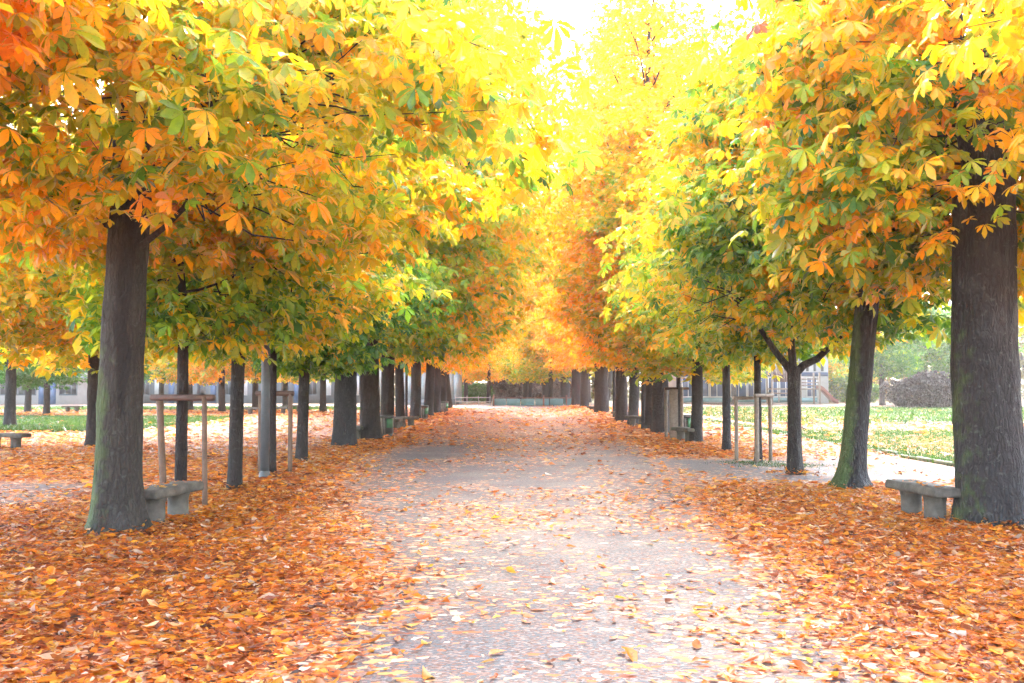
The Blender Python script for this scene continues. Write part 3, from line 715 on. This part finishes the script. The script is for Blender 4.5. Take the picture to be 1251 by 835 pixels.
# grass
gr = MB()
GRASS = leaf_material('grass_blade', [(0, (.014, .04, .006)), (.4, (.032, .092, .009)), (.7, (.07, .145, .014)), (1, (.16, .145, .035))])
def blades(n, xr, yr, h, w, lf=lawn):
    x = rng.uniform(*xr, n); y = rng.uniform(*yr, n); k = rng.uniform(0, 1, n) < lf(x, y); x, y = x[k], y[k]; n = len(x)
    z = ground_z(x, y); a = rng.uniform(0, 6.28, n); hh = h * rng.uniform(.5, 1.3, n); ww = w * rng.uniform(.6, 1.3, n); le = rng.normal(0, .5, (n, 2)) * hh[:, None]
    A = np.stack([x - np.cos(a) * ww, y - np.sin(a) * ww, z - .01], -1); B = np.stack([x + np.cos(a) * ww, y + np.sin(a) * ww, z - .01], -1)
    Cc = np.stack([x + le[:, 0], y + le[:, 1], z + hh], -1)
    gr.add(np.stack([A, B, Cc], 1).reshape(-1, 3), np.arange(3 * n).reshape(-1, 3), fattr=[np.stack([rng.normal(.45, .18, n) + .3 * (fbm(x * .3, y * .3, 0, 9, 2) - .5), np.full(n, .5), rng.uniform(.8, 1.1, n)], -1)])
blades(90000, (8.6, 24), (16, 40), .07, .014)
blades(30000, (10, 40), (40, 73), .12, .04)
blades(60000, (-32, -12.9), (34, 52), .10, .022)
blades(14000, (-46, -8), (63, 73), .14, .05)
blades(5000, (8.55, 8.95), (16, 45), .13, .02, lambda x, y: np.full(x.shape, .7))
blades(14000, (-32, -12.9), (33.5, 34.9), .2, .02, lambda x, y: np.full(x.shape, .8))
tuft = lambda cx_, cy_, s_: (lambda x, y: np.exp(-(((x - cx_) / s_) ** 2 + ((y - cy_) / (s_ * .7)) ** 2)))
blades(14000, (3.6, 6.8), (18.2, 21.8), .035, .007, lambda x, y: np.maximum(tuft(5.4, 19.6, .6)(x, y), tuft(4.9, 20.3, .5)(x, y)))
gro = link('lawn_grass', gr.mesh('lawn_grass_mesh'), GRASS); gro.color = (.5, .5, 0, 1)
gro['kind'] = 'stuff'; gro['label'] = 'short green grass of the lawns on both sides'; gro['category'] = 'grass'

# lawn kerb
kb = MB()
for y0 in np.arange(16.2, 46, 1.0):
    jx = random.uniform(-.05, .05)
    kb.box(8.62 + jx, 8.76 + jx, y0, y0 + .97, -.06, .075 + random.uniform(-.03, .02), .015)
for x0 in np.arange(10.5, 26, 1.0):
    kb.box(x0, x0 + .97, 40.6, 40.75, -.06, .08 + random.uniform(-.03, .02), .015)
ko = link('lawn_kerb', kb.mesh('lawn_kerb_mesh', False), KERB_M); ko['kind'] = 'structure'

# ------------------------------------------------------------------ benches
def slab_mesh(Lx, Ly, z0, z1, seed):
    r = np.random.default_rng(seed); mb = MB(); nx_, ny_ = 8, 16
    prof = [(0., z0), (-.012, z0 + .03), (-.004, z1 - .03), (.018, z1)]
    # outline with rounded corners and slightly chipped edge
    pts = []
    for sx, sy in ((1, -1), (1, 1), (-1, 1), (-1, -1)):
        for a in range(5):
            th = math.atan2(sy, sx) - RAD(40) + RAD(80) * a / 4
            pts.append((sx * (Lx / 2 - .04) + .04 * math.cos(th), sy * (Ly / 2 - .04) + .04 * math.sin(th)))
    res = []
    for a in range(len(pts)):
        p, q_ = np.array(pts[a]), np.array(pts[(a + 1) % len(pts)]); m_ = max(1, int(np.linalg.norm(q_ - p) / .08))
        for t in range(m_): res.append(p + (q_ - p) * t / m_)
    res = np.array(res); k = len(res); V = []
    for e, z in prof:
        jit = .008 * (np.array([vnoise(p[0] * 9, p[1] * 9, z * 20, seed) for p in res]) - .5)
        nrm = res / (np.linalg.norm(res, axis=1)[:, None])
        V.append(np.concatenate([res - nrm * (e + jit[:, None]), np.full((k, 1), z)], 1))
    n = len(prof); V = np.concatenate(V)
    i, j = np.meshgrid(np.arange(n - 1), np.arange(k), indexing='ij')
    q = np.stack([i * k + j, i * k + (j + 1) % k, (i + 1) * k + (j + 1) % k, (i + 1) * k + j], -1).reshape(-1, 4)
    mb.add(V, q, [list(range(k))[::-1]], [[(n - 1) * k + a for a in range(k)]]); return mb.mesh('slab_mesh')
LEGP = [(.128, -.05), (.128, .03), (.122, .05), (.121, .22), (.128, .26), (.138, .298)]
def make_bench(loc, rz, label, Lx=.36, Ly=1.3, leg_dy=.27, seed=1):
    t = thing('stone_bench', label, 'bench', (*loc, 0), rz, 'low stone benches under the trees')
    link('slab', slab_mesh(Lx, Ly, .30, .40, seed), STONE, t)
    for s_ in (-1, 1):
        mb = MB(); mb.lathe(LEGP, 18, (0, s_ * leg_dy, 0)); link('leg', mb.mesh('leg_mesh', True), STONE, t)
    return t
b0 = make_bench((-3.97, 11.62), RAD(-9), 'stone bench half hidden behind the scarred mossy trunk on the left', .38, 1.15, .28, 3)
b1 = make_bench((4.88, 11.80), RAD(6), 'stone bench half hidden behind the thickest dark trunk on the right', .34, 1.2, .27, 4)
bl = [
 (10, 549, 80, 'stone bench standing across the leaves at the far left edge'),
 (439, 537, -5, 'stone bench wedged between the two first broad trunks, left row'),
 (497, 522, -30, 'pale stone bench end at the foot of the straight brown trunk, left row'),
 (484, 525, 0, 'stone bench just behind the first litter bin, left row'),
 (836.5, 540, 14, 'stone bench beside the slim trunk and the dark litter bin, right row'),
 (778, 521, 30, 'pale stone bench in front of the pale grey trunk, right row'),
 (759, 514, 30, 'stone bench at the foot of the brown-grey trunk, right row'),
 (725, 505, 20, 'smallest-looking stone bench left of the very broad trunk, right row'),
 (313, 507, 85, 'low bench behind the slim left trunk, out on the pale side path'),
 (341, 506, 80, 'bench seen through the second stake frame on the pale side path'),
 (360, 503, 85, 'bench just left of the slim trunk with the dark green crown'),
 (90, 504, 85, 'pale bench in front of the white building on the left'),
]
for px, py, a, lab in bl:
    x, y = G(px, py); o = dup(b0, (x, y, 0), RAD(a), lab)

# ------------------------------------------------------------------ stakes
def stake(mb, p0, p1, r): 
    P = np.linspace(p0, p1, 5); mb.tube(P, [r * 1.02, r, r, r * .98, r * .97], 12)
def stake_frame(label, loc, posts, bars, mat, barmat):
    t = thing('tree_stake_frame', label, 'tree stakes', (*loc, 0), 0, 'stake frames round young trees')
    for (x, y, tx, ty, h, r) in posts:
        mb = MB(); stake(mb, (x, y, -.15), (x + tx, y + ty, h), r); link('stake', mb.mesh('stake_mesh', True), mat, t)
    for (x0, y0, x1, y1, z, r) in bars:
        mb = MB(); mb.tube([(x0, y0, z), (x0 + (x1 - x0) * .02, y0 + (y1 - y0) * .02, z), (x0 + (x1 - x0) * .98, y0 + (y1 - y0) * .98, z), (x1, y1, z)], [r * .9, r, r, r * .9], 12); link('crossbar', mb.mesh('crossbar_mesh', True), barmat, t)
    return t
x, y = -4.37, 13.2
stake_frame('brown wooden stake frame with a round crossbar behind the left bench', (x, y), [(-.13, -.1, -.09, 0, 1.42, .045), (.46, -.3, -.03, 0, 1.42, .034)],
            [(-.33, -.1, .56, -.3, 1.40, .042)], WOOD, WOOD_DARK)
x, y = G(334, 578)
stake_frame('brown wooden stake frame half hidden by the dark metal post', (x, y), [(-.24, .1, 0, -.02, 1.42, .04), (.32, .0, -.01, 0.02, 1.42, .04)], [(-.32, .08, .37, .02, 1.42, .045)], WOOD, WOOD_DARK)
x, y = G(925, 563)
stake_frame('pale three-post stake frame with a grey crossbar on the right', (x, y), [(-.40, .2, 0, 0, 1.30, .04), (-.13, -.45, 0, 0, 1.32, .045), (.30, .15, 0, 0, 1.42, .04)],
            [(-.46, .22, .36, .17, 1.30, .035), (-.17, -.47, .36, .13, 1.36, .035)], WOOD_GREY, WOOD_GREY)
x, y = G(829, 536)
t = stake_frame('weathered grey stake frame with a wide upright board on the right', (x, y), [(.04, -.3, 0, 0, 1.5, .045), (-.33, .3, 0, 0, 1.5, .05)], [(-.4, .02, .3, .02, 1.48, .04)], WOOD_GREY, WOOD_DARK)
mb = MB(); mb.box(-.31, -.06, -.22, -.17, -.1, 1.46, .01); link('board', mb.mesh('board_mesh'), WOOD_GREY, t)

# ------------------------------------------------------------------ metal post
x, y = G(325, 584)
t = thing('metal_post', 'dark blue-grey metal post rising into the leaves on the left', 'post', (x, y, 0))
mb = MB(); mb.lathe([(.076, .1), (.074, 1.5), (.07, 3.4), (.068, 3.9)], 20); link('pole', mb.mesh('pole_mesh', True), METAL_POST, t)
mb = MB(); mb.lathe([(.11, -.05), (.11, .02), (.095, .05), (.085, .11), (.08, .13)], 20); link('base_collar', mb.mesh('base_collar_mesh', True), METAL_DARK, t)
mb = MB(); mb.lathe([(.075, 3.9), (.08, 3.93), (.05, 3.98), (.01, 4.0)], 20); link('cap', mb.mesh('cap_mesh', True), METAL_DARK, t)

# ------------------------------------------------------------------ litter bins
def make_bin(loc, rz, label):
    t = thing('litter_bin', label, 'litter bin', (*loc, 0), rz, 'dark litter bins along the rows')
    mb = MB(); mb.lathe([(.19, .0), (.2, .04), (.2, .1)], 20); link('foot', mb.mesh('foot_mesh', True), METAL_DARK, t)
    mb = MB()
    for k in range(14):
        a = k / 14 * 2 * math.pi
        if abs(a - .35) < .5: continue
        ca, sa = math.cos(a), math.sin(a)
        mb.tube([(.185 * ca, .185 * sa, .08), (.20 * ca, .20 * sa, .35), (.215 * ca, .215 * sa, .6)], [.028, .03, .03], 6)
    link('slatted_body', mb.mesh('slat_mesh'), simple_grey, t)
    mb = MB(); mb.lathe([(.16, .09), (.175, .3), (.185, .58)], 16); link('liner', mb.mesh('liner_mesh', True), METAL_DARK, t)
    mb = MB(); mb.lathe([(.215, .57), (.245, .58), (.25, .64), (.24, .66), (.2, .66), (.195, .6)], 24); link('rim', mb.mesh('rim_mesh', True), METAL_DARK, t)
    mb = MB()
    n = 6; V = []
    for z in (.28, .56):
        for rr_ in (.215, .235):
            for k in range(n): a = -.1 + .95 * k / (n - 1); V.append((rr_ * math.cos(a), rr_ * math.sin(a), z))
    q = []
    for k in range(n - 1): q += [(n + k, n + k + 1, 3 * n + k + 1, 3 * n + k), (k, 2 * n + k, 2 * n + k + 1, k + 1), (2 * n + k, 3 * n + k, 3 * n + k + 1, 2 * n + k + 1), (k, k + 1, n + k + 1, n + k)]
    q += [(0, n, 3 * n, 2 * n), (n - 1, 3 * n - 1, 4 * n - 1, 2 * n - 1)]
    mb.add(V, q); link('green_panel', mb.mesh('green_panel_mesh'), GREEN_PL, t)
    return t
simple_grey = simple('bin_grey', (.16, .15, .14), .7, .4, 12., .1)
bin0 = make_bin(G(472.5, 533.5), RAD(-75), 'dark litter bin with a green panel, nearest bin of the left row')
for px, py, a, lab in [(517.5, 513, -60, 'dark litter bin between the paler greyish trunk and the leaning one'), (543, 504.5, -50, 'dark litter bin at the far end of the left row'),
                       (839, 533, -90, 'dark litter bin behind the stone bench by the slim trunk, right row')]:
    x, y = G(px, py); dup(bin0, (x, y, 0), RAD(a), lab)

# ------------------------------------------------------------------ buildings
def building(name, label, x0, x1, y0, depth, h, wall, roofmat):
    t = thing(name, label, 'building', (x0, y0, 0))
    mb = MB(); mb.box(0, x1 - x0, 0, depth, -.3, h); link('wall', mb.mesh('wall_mesh'), wall, t)
    mb = MB(); mb.box(-.3, x1 - x0 + .3, -.3, depth + .3, h + .003, h + .35, .04); link('roof', mb.mesh('roof_mesh'), roofmat, t)
    return t
def window(t, x0, x1, z0, z1, glass, frame=FRAME_LIT_PANE, name='window', bars=1):
    mb = MB(); w = .07
    mb.box(x0, x1, -.06, -.004, z0, z0 + w).box(x0, x1, -.06, -.004, z1 - w, z1).box(x0, x0 + w, -.06, -.004, z0 + w + .002, z1 - w - .002).box(x1 - w, x1, -.06, -.004, z0 + w + .002, z1 - w - .002)
    for k in range(bars):
        xx = x0 + (x1 - x0) * (k + 1) / (bars + 1); mb.box(xx - .03, xx + .03, -.058, -.006, z0 + w + .002, z1 - w - .002)
    f = link(name, mb.mesh(name + '_mesh'), frame, t)
    mb = MB(); mb.box(x0 + w + .002, x1 - w - .002, -.03, -.008, z0 + w + .002, z1 - w - .002)
    link('pane', mb.mesh('pane_mesh'), glass, f)
def part_box(t, name, mat, *a, bev=0.):
    mb = MB(); mb.box(*a, bev); return link(name, mb.mesh(name + '_mesh'), mat, t)
ROOF = simple('roof_grey', (.2, .2, .21), .8, .2, 3., .1)
# left: pale building
Y = 86.; wx = lambda px: (px - VPX) / F * Y
t = building('pale_building', 'pale two-storey building with dark shopfront bands behind the left lawn', wx(-60), wx(122), Y, 9, 6.5, WHITE_W, ROOF)
W0 = wx(-60)
for px in (-50, -32, -14, 2, 22, 40, 72, 84, 96):
    window(t, wx(px) - W0, wx(px + 9) - W0, 2.6, 4.2, GLASS_DARK)
for px in (-48, -22, 2, 24, 74):
    window(t, wx(px) - W0, wx(px + 22) - W0, .75, 2.1, GLASS_DARK, BLUEGREY, 'shopfront', 2)
for px, w in ((49, 6), (62, 8)): part_box(t, 'door', SHUTTER, wx(px) - W0, wx(px + w) - W0, -.05, -.003, 0, 2.1)
for a, b_ in ((-60, 46), (70, 122)): part_box(t, 'awning', BLUEGREY, wx(a) - W0, wx(b_) - W0, -.9, -.004, 2.18, 2.35)
# left: long grey building
Y = 92.; wx = lambda px: (px - VPX) / F * Y
t = building('grey_building', 'long low blue-grey building seen between the left trunks', wx(150), wx(455), Y, 9, 4.3, BLUEGREY, ROOF)
W0 = wx(150)
for px in range(156, 448, 17):
    if px % 3 == 0: part_box(t, 'door', SHUTTER, wx(px) - W0, wx(px + 7) - W0, -.05, -.003, 0, 2.3)
    else: window(t, wx(px) - W0, wx(px + 11) - W0, .7, 2.5, GLASS_DARK if px % 2 else FRAME_LIT_PANE, BLUEGREY if px % 2 else FRAME_LIT_PANE)  # white panes have the light of lit windows put into their colour
# pale blue shed behind the far left row
Y = 84.; wx = lambda px: (px - VPX) / F * Y
t = building('pale_shed', 'pale blue panelled shed with a white roof band behind the left row', wx(488), wx(561), Y, 5, 3.0, PALE_BLUE, FRAME_LIT_PANE)
W0 = wx(488)
for k in range(9):
    xx = k * (wx(561) - W0) / 9 + .12; part_box(t, 'wall_panel', PALE_BLUE, xx, xx + (wx(561) - W0) / 9 - .1, -.05, -.004, .5, 2.75)
part_box(t, 'plinth', BLUEGREY, .02, wx(561) - W0 - .02, -.08, -.005, -.1, .44)
# right: glazed building
Y = 90.; wx = lambda px: (px - VPX) / F * Y
t = building('glazed_building', 'low building with deep blue glazing and a white upper band on the right', wx(826), wx(1012), Y, 10, 4.6, WHITE_W, ROOF)
W0 = wx(826)
for a, b_, nb in ((833, 848, 1), (849, 866, 1), (867, 884, 1), (892, 912, 1), (913, 936, 2), (938, 950, 1), (952, 975, 2), (985, 998, 1)):
    window(t, wx(a) - W0, wx(b_) - W0, .55, 2.35, GLASS_BLUE, FRAME_LIT_PANE, 'window', nb)
for a, b_ in ((833, 884), (892, 950), (952, 998)): part_box(t, 'spandrel', TEAL, wx(a) - W0, wx(b_) - W0, -.04, -.004, .1, .5)
part_box(t, 'dark_band', GLASS_BLUE, .05, wx(1012) - W0 - .05, -.05, -.004, 2.45, 2.8)
for px in range(832, 1010, 9): part_box(t, 'louvre', BLUEGREY, wx(px) - W0, wx(px + 3) - W0, -.06, -.004, 2.9, 4.4)

# playground tower with slide
tx, ty = G(962, 494.5)
t = thing('play_tower', 'wooden playground tower with plank walls and a red slide', 'playground tower', (tx, ty, 0))
for (a, b_) in ((-1.3, 0), (1.1, 0), (-1.3, 1.6), (1.1, 1.6), (2.7, 0), (2.7, 1.6)):
    mb = MB(); mb.tube([(a, b_, -.2), (a, b_, 1.5), (a, b_, 3.4 if a < 2 else 2.7)], .08, 8); link('post', mb.mesh('post_mesh'), WOOD_GREY, t)
part_box(t, 'deck', WOOD_GREY, -1.25, 2.65, .05, 1.55, 1.25, 1.37)
mb = MB()
for k in range(12): mb.box(-1.2 + k * .19, -1.2 + k * .19 + .17, -.06, -.02, 1.9, 3.1 + .1 * (k % 2))
link('plank_wall', mb.mesh('plank_wall_mesh'), WOOD_DARK, t)
mb = MB()
for z in (1.55, 1.8, 2.1): mb.box(1.2, 2.6, -.03, .02, z, z + .09)
mb.box(-1.2, 1.0, -.03, .02, .9, 1.0); link('railing', mb.mesh('railing_mesh'), WOOD_GREY, t)
mb = MB(); n = 10; V = []
for k in range(n):
    u = k / (n - 1); xx = 2.75 + 1.6 * u; zz = 1.35 * (1 - sm(0, 1, u) * .9) ; 
    V += [(xx, .3, zz + .28), (xx, .3, zz), (xx, 1.1, zz), (xx, 1.1, zz + .28), (xx, .24, zz + .28), (xx, .24, zz - .06), (xx, 1.16, zz - .06), (xx, 1.16, zz + .28)]
q = []
for k in range(n - 1):
    a = k * 8; b_ = a + 8
    for u, v in ((0, 1), (1, 2), (2, 3), (3, 7), (7, 6), (6, 5), (5, 4), (4, 0)): q.append((a + u, a + v, b_ + v, b_ + u))
mb.add(np.array(V), q); link('slide', mb.mesh('slide_mesh'), SLIDE_RED, t)

# teal wall and posts closing the avenue
x0, y0 = G(601, 496.2); x1 = (706 - VPX) / F * y0
t = thing('teal_fence', 'low teal panelled fence closing the end of the avenue', 'fence', (x0, y0, 0))
n = 6
for k in range(n):
    a = (x1 - x0) * k / n; b_ = (x1 - x0) * (k + 1) / n
    part_box(t, 'panel', TEAL, a + .03, b_ - .03, 0, .07, .04, .58, bev=.01)
part_box(t, 'top_rail', BROWN_POST, 0, x1 - x0, -.02, .09, .60, .66)
for k in (.02, .60, .865): part_box(t, 'fence_post', BROWN_POST, (x1 - x0) * k - .06, (x1 - x0) * k + .06, -.15, -.03, -.1, .85, bev=.01)
# thin rail fence further left
x2 = (556 - VPX) / F * y0
t = thing('rail_fence', 'thin pale rail fence left of the teal fence', 'fence', (x2, y0 + .4, 0))
part_box(t, 'rail', WHITE_W, 0, x0 - x2 - .1, 0, .04, .62, .68); part_box(t, 'rail', WHITE_W, 0, x0 - x2 - .1, 0, .04, .3, .35)
for k in range(4): part_box(t, 'fence_post', WHITE_W, k * .9, k * .9 + .05, -.06, -.003, -.1, .8)

# shrubs and hedge
def shrub_mesh(seed, rx, ry, h, n, size, stems=9):
    r = np.random.default_rng(seed); c = MB(); s_ = MB()
    u = r.normal(0, 1, (n, 3)); u /= np.linalg.norm(u, axis=1)[:, None]; rr_ = r.uniform(.25, 1, (n, 1)) ** .4
    bump = .75 + .5 * vnoise(u[:, 0] * 2.3 + 5, u[:, 1] * 2.3 + 5, u[:, 2] * 2.3 + 5, seed)[:, None]
    P = u * rr_ * bump * np.array([rx, ry, h * .55]) + [0, 0, h * .48]; P = P[P[:, 2] > .03]; n = len(P)
    attr = np.stack([.5 + r.normal(0, .1, n), P[:, 2] / h, r.uniform(.7, 1.1, n)], -1)
    put_leaves(c, P, r.uniform(0, 6.28, n), r.normal(.4, .5, n), r.normal(0, .5, n), size * r.uniform(.6, 1.3, n), attr, 2, r)
    for k in range(stems):
        a = r.uniform(0, 6.28); e = np.array([math.cos(a) * rx * .7, math.sin(a) * ry * .7, h * r.uniform(.6, .95)])
        s_.tube([e * [.15, .15, 0] - [0, 0, .1], e * [.5, .5, .55], e], [.03, .02, .008], 5)
    return s_.mesh('stem_mesh', True), c.mesh('foliage_mesh')
WOODM = leaf_material('wood_leaf', [(0, (.03, .07, .02)), (.3, (.09, .11, .03)), (.55, (.22, .17, .04)), (.75, (.30, .14, .03)), (.93, (.16, .09, .05)), (1, (.05, .04, .04))])
PURPLE = leaf_material('purple_leaf', [(0, (.004, .003, .004)), (.4, (.009, .006, .007)), (.7, (.018, .010, .011)), (1, (.035, .02, .016))])
BROWNL = leaf_material('brown_leaf', [(0, (.06, .05, .045)), (.4, (.13, .10, .085)), (.7, (.2, .145, .115)), (1, (.22, .2, .09))])
def shrub(name, meshes, loc, label, mat, color, sc=(1, 1, 1), rz=0, group=None, cat='shrub'):
    t = thing(name, label, cat, (*loc, 0), rz, group); t.scale = sc
    link('stems', meshes[0], BARK, t); f = bpy.data.objects.new('foliage', meshes[1]); COL.objects.link(f); f.parent = t
    if not meshes[1].materials: meshes[1].materials.append(mat)
    f.material_slots[0].link = 'OBJECT'; f.material_slots[0].material = mat; f.color = (*color, 1); return t
SH = shrub_mesh(51, 1.6, 1.2, 2.3, 2600, .17); SH2 = shrub_mesh(52, 1.5, 1.3, 2.0, 2200, .17)
HG = shrub_mesh(53, 3.0, 1.4, 2.4, 6500, .16, 16)
shrub('hedge', HG, G(1132, 498.5), 'dark purple-brown hedge on the right lawn left of the thickest trunk', PURPLE, (.45, .55, 0), cat='hedge')
shrub('shrub', SH2, G(1190, 497), 'dark purple shrub partly behind the thickest trunk', PURPLE, (.5, .5, 0), (1.2, 1, 1.25), 1.)
for k, (px, py, sz, mat, col, lab) in enumerate([
   (583, 490.5, .95, LEAF, (.12, .55, 0), 'bright green shrub behind the pale rail fence'),
   (614, 490, 1.2, BROWNL, (.45, .5, 0), 'brown bare-looking shrub above the left end of the teal fence'),
   (632, 489.5, 1.25, BROWNL, (.40, .5, 0), 'brown shrub above the teal fence, second from its left end'),
   (651, 490, 1.2, BROWNL, (.5, .5, 0), 'reddish brown shrub above the middle of the teal fence'),
   (668, 489.5, 1.25, BROWNL, (.42, .5, 0), 'brown shrub above the teal fence between the two brown posts'),
   (688, 490, 1.2, BROWNL, (.48, .5, 0), 'brown shrub above the right end of the teal fence'),
   (560, 489, 1.2, BROWNL, (.6, .5, 0), 'olive brown shrub at the right end of the pale shed'),
   (1022, 491, 1.2, LEAF, (.3, .5, 0), 'green shrub just right of the slide'),
   (1052, 492, 1.0, LEAF, (.25, .5, 0), 'green shrub between the mossy leaning trunk and the dark trunk')]):
    shrub('shrub', SH if k % 2 else SH2, G(px, py), lab, mat, col, (sz * 1.2, sz, sz), k * 1.1, 'shrubs behind the lawns and fences')

# far wood closing the view
wd = MB(); r = np.random.default_rng(91); n = 60000
x = r.uniform(-95, 95, n); y = 112 + r.uniform(0, 14, n) + np.abs(x) * .0
top = 5.5 + 7.5 * vnoise(x * .16, 3, 0, 4) + 3.5 * vnoise(x * .5, 8, 0, 5)
z = top * r.uniform(0, 1, n) ** .8 + .1
hue = .52 + .22 * (vnoise(x * .11 + 40, 2, 0, 6) - .5) * 2 + r.normal(0, .08, n)
put_leaves(wd, np.stack([x, y, z], -1), r.uniform(0, 6.28, n), r.normal(.4, .5, n), r.normal(0, .5, n), .5 * r.uniform(.6, 1.3, n), np.stack([hue, z / top, r.uniform(.7, 1.1, n)], -1), 2, r)
for k in range(70):
    xx = r.uniform(-90, 90); yy = 111.5 + r.uniform(0, 3); wd.tube([(xx, yy, -.2), (xx + r.normal(0, .3), yy, 3), (xx + r.normal(0, .6), yy, 6)], [.3, .24, .15], 6, False)
    nq = 2 * 6; wd.fa.append(np.tile([[.98, .5, .25]], (nq, 1)))
wd.va = []
wo = link('distant_woods', wd.mesh('distant_woods_mesh'), WOODM); wo.color = (.5, .58, 0, 1)
wo['kind'] = 'stuff'; wo['label'] = 'far autumn wood closing the view behind the park'; wo['category'] = 'woods'

# ------------------------------------------------------------------ light and air
SUN_EL, SUN_AZ = 44., 5.
w = bpy.data.worlds.new('World'); scene.world = w; w.use_nodes = True
nt = w.node_tree; bg = nt.nodes['Background']
sky = nt.nodes.new('ShaderNodeTexSky'); sky.sky_type = 'NISHITA'; sky.sun_disc = False
sky.sun_elevation = RAD(SUN_EL); sky.sun_rotation = RAD(SUN_AZ); sky.dust_density = 2.2; sky.air_density = 1.0; sky.ozone_density = 1.
hs = nt.nodes.new('ShaderNodeHueSaturation'); hs.inputs['Saturation'].default_value = .6
nt.links.new(sky.outputs[0], hs.inputs['Color']); nt.links.new(hs.outputs[0], bg.inputs[0]); bg.inputs[1].default_value = .15
sl = bpy.data.lights.new('sun', 'SUN'); sl.energy = .5; sl.angle = RAD(30); sl.color = (1, .90, .76)
so = bpy.data.objects.new('sun', sl); COL.objects.link(so); so.location = (0, 0, 40)
dvec = Vector((math.sin(RAD(SUN_AZ)) * math.cos(RAD(SUN_EL)), math.cos(RAD(SUN_AZ)) * math.cos(RAD(SUN_EL)), math.sin(RAD(SUN_EL))))
so.rotation_euler = dvec.to_track_quat('Z', 'Y').to_euler()

HAZE = 0.0005
if HAZE:
    mb = MB(); mb.box(-70, 70, -12, 125, -1.3, 32); ho = link('haze', mb.mesh('haze_mesh')); ho['kind'] = 'stuff'
    m, nt2, out, N, L = nodes('haze'); pv = N('ShaderNodeVolumePrincipled'); pv.inputs['Color'].default_value = (1, .95, .90, 1)
    pv.inputs['Density'].default_value = HAZE; pv.inputs['Anisotropy'].default_value = .45
    L(pv.outputs[0], out.inputs['Volume']); ho.data.materials.append(m)

# ------------------------------------------------------------------ render settings
scene.render.engine = 'CYCLES'
cy = scene.cycles
cy.max_bounces = 9; cy.diffuse_bounces = 8; cy.glossy_bounces = 2; cy.transmission_bounces = 5; cy.volume_bounces = 1
cy.use_denoising = True; cy.sample_clamp_indirect = 12
cy.use_adaptive_sampling = True; cy.adaptive_threshold = .03
scene.view_settings.view_transform = 'Standard'; scene.view_settings.look = 'None'
scene.view_settings.exposure = 4.05; scene.view_settings.gamma = 1.0; scene.view_settings.use_curve_mapping = False
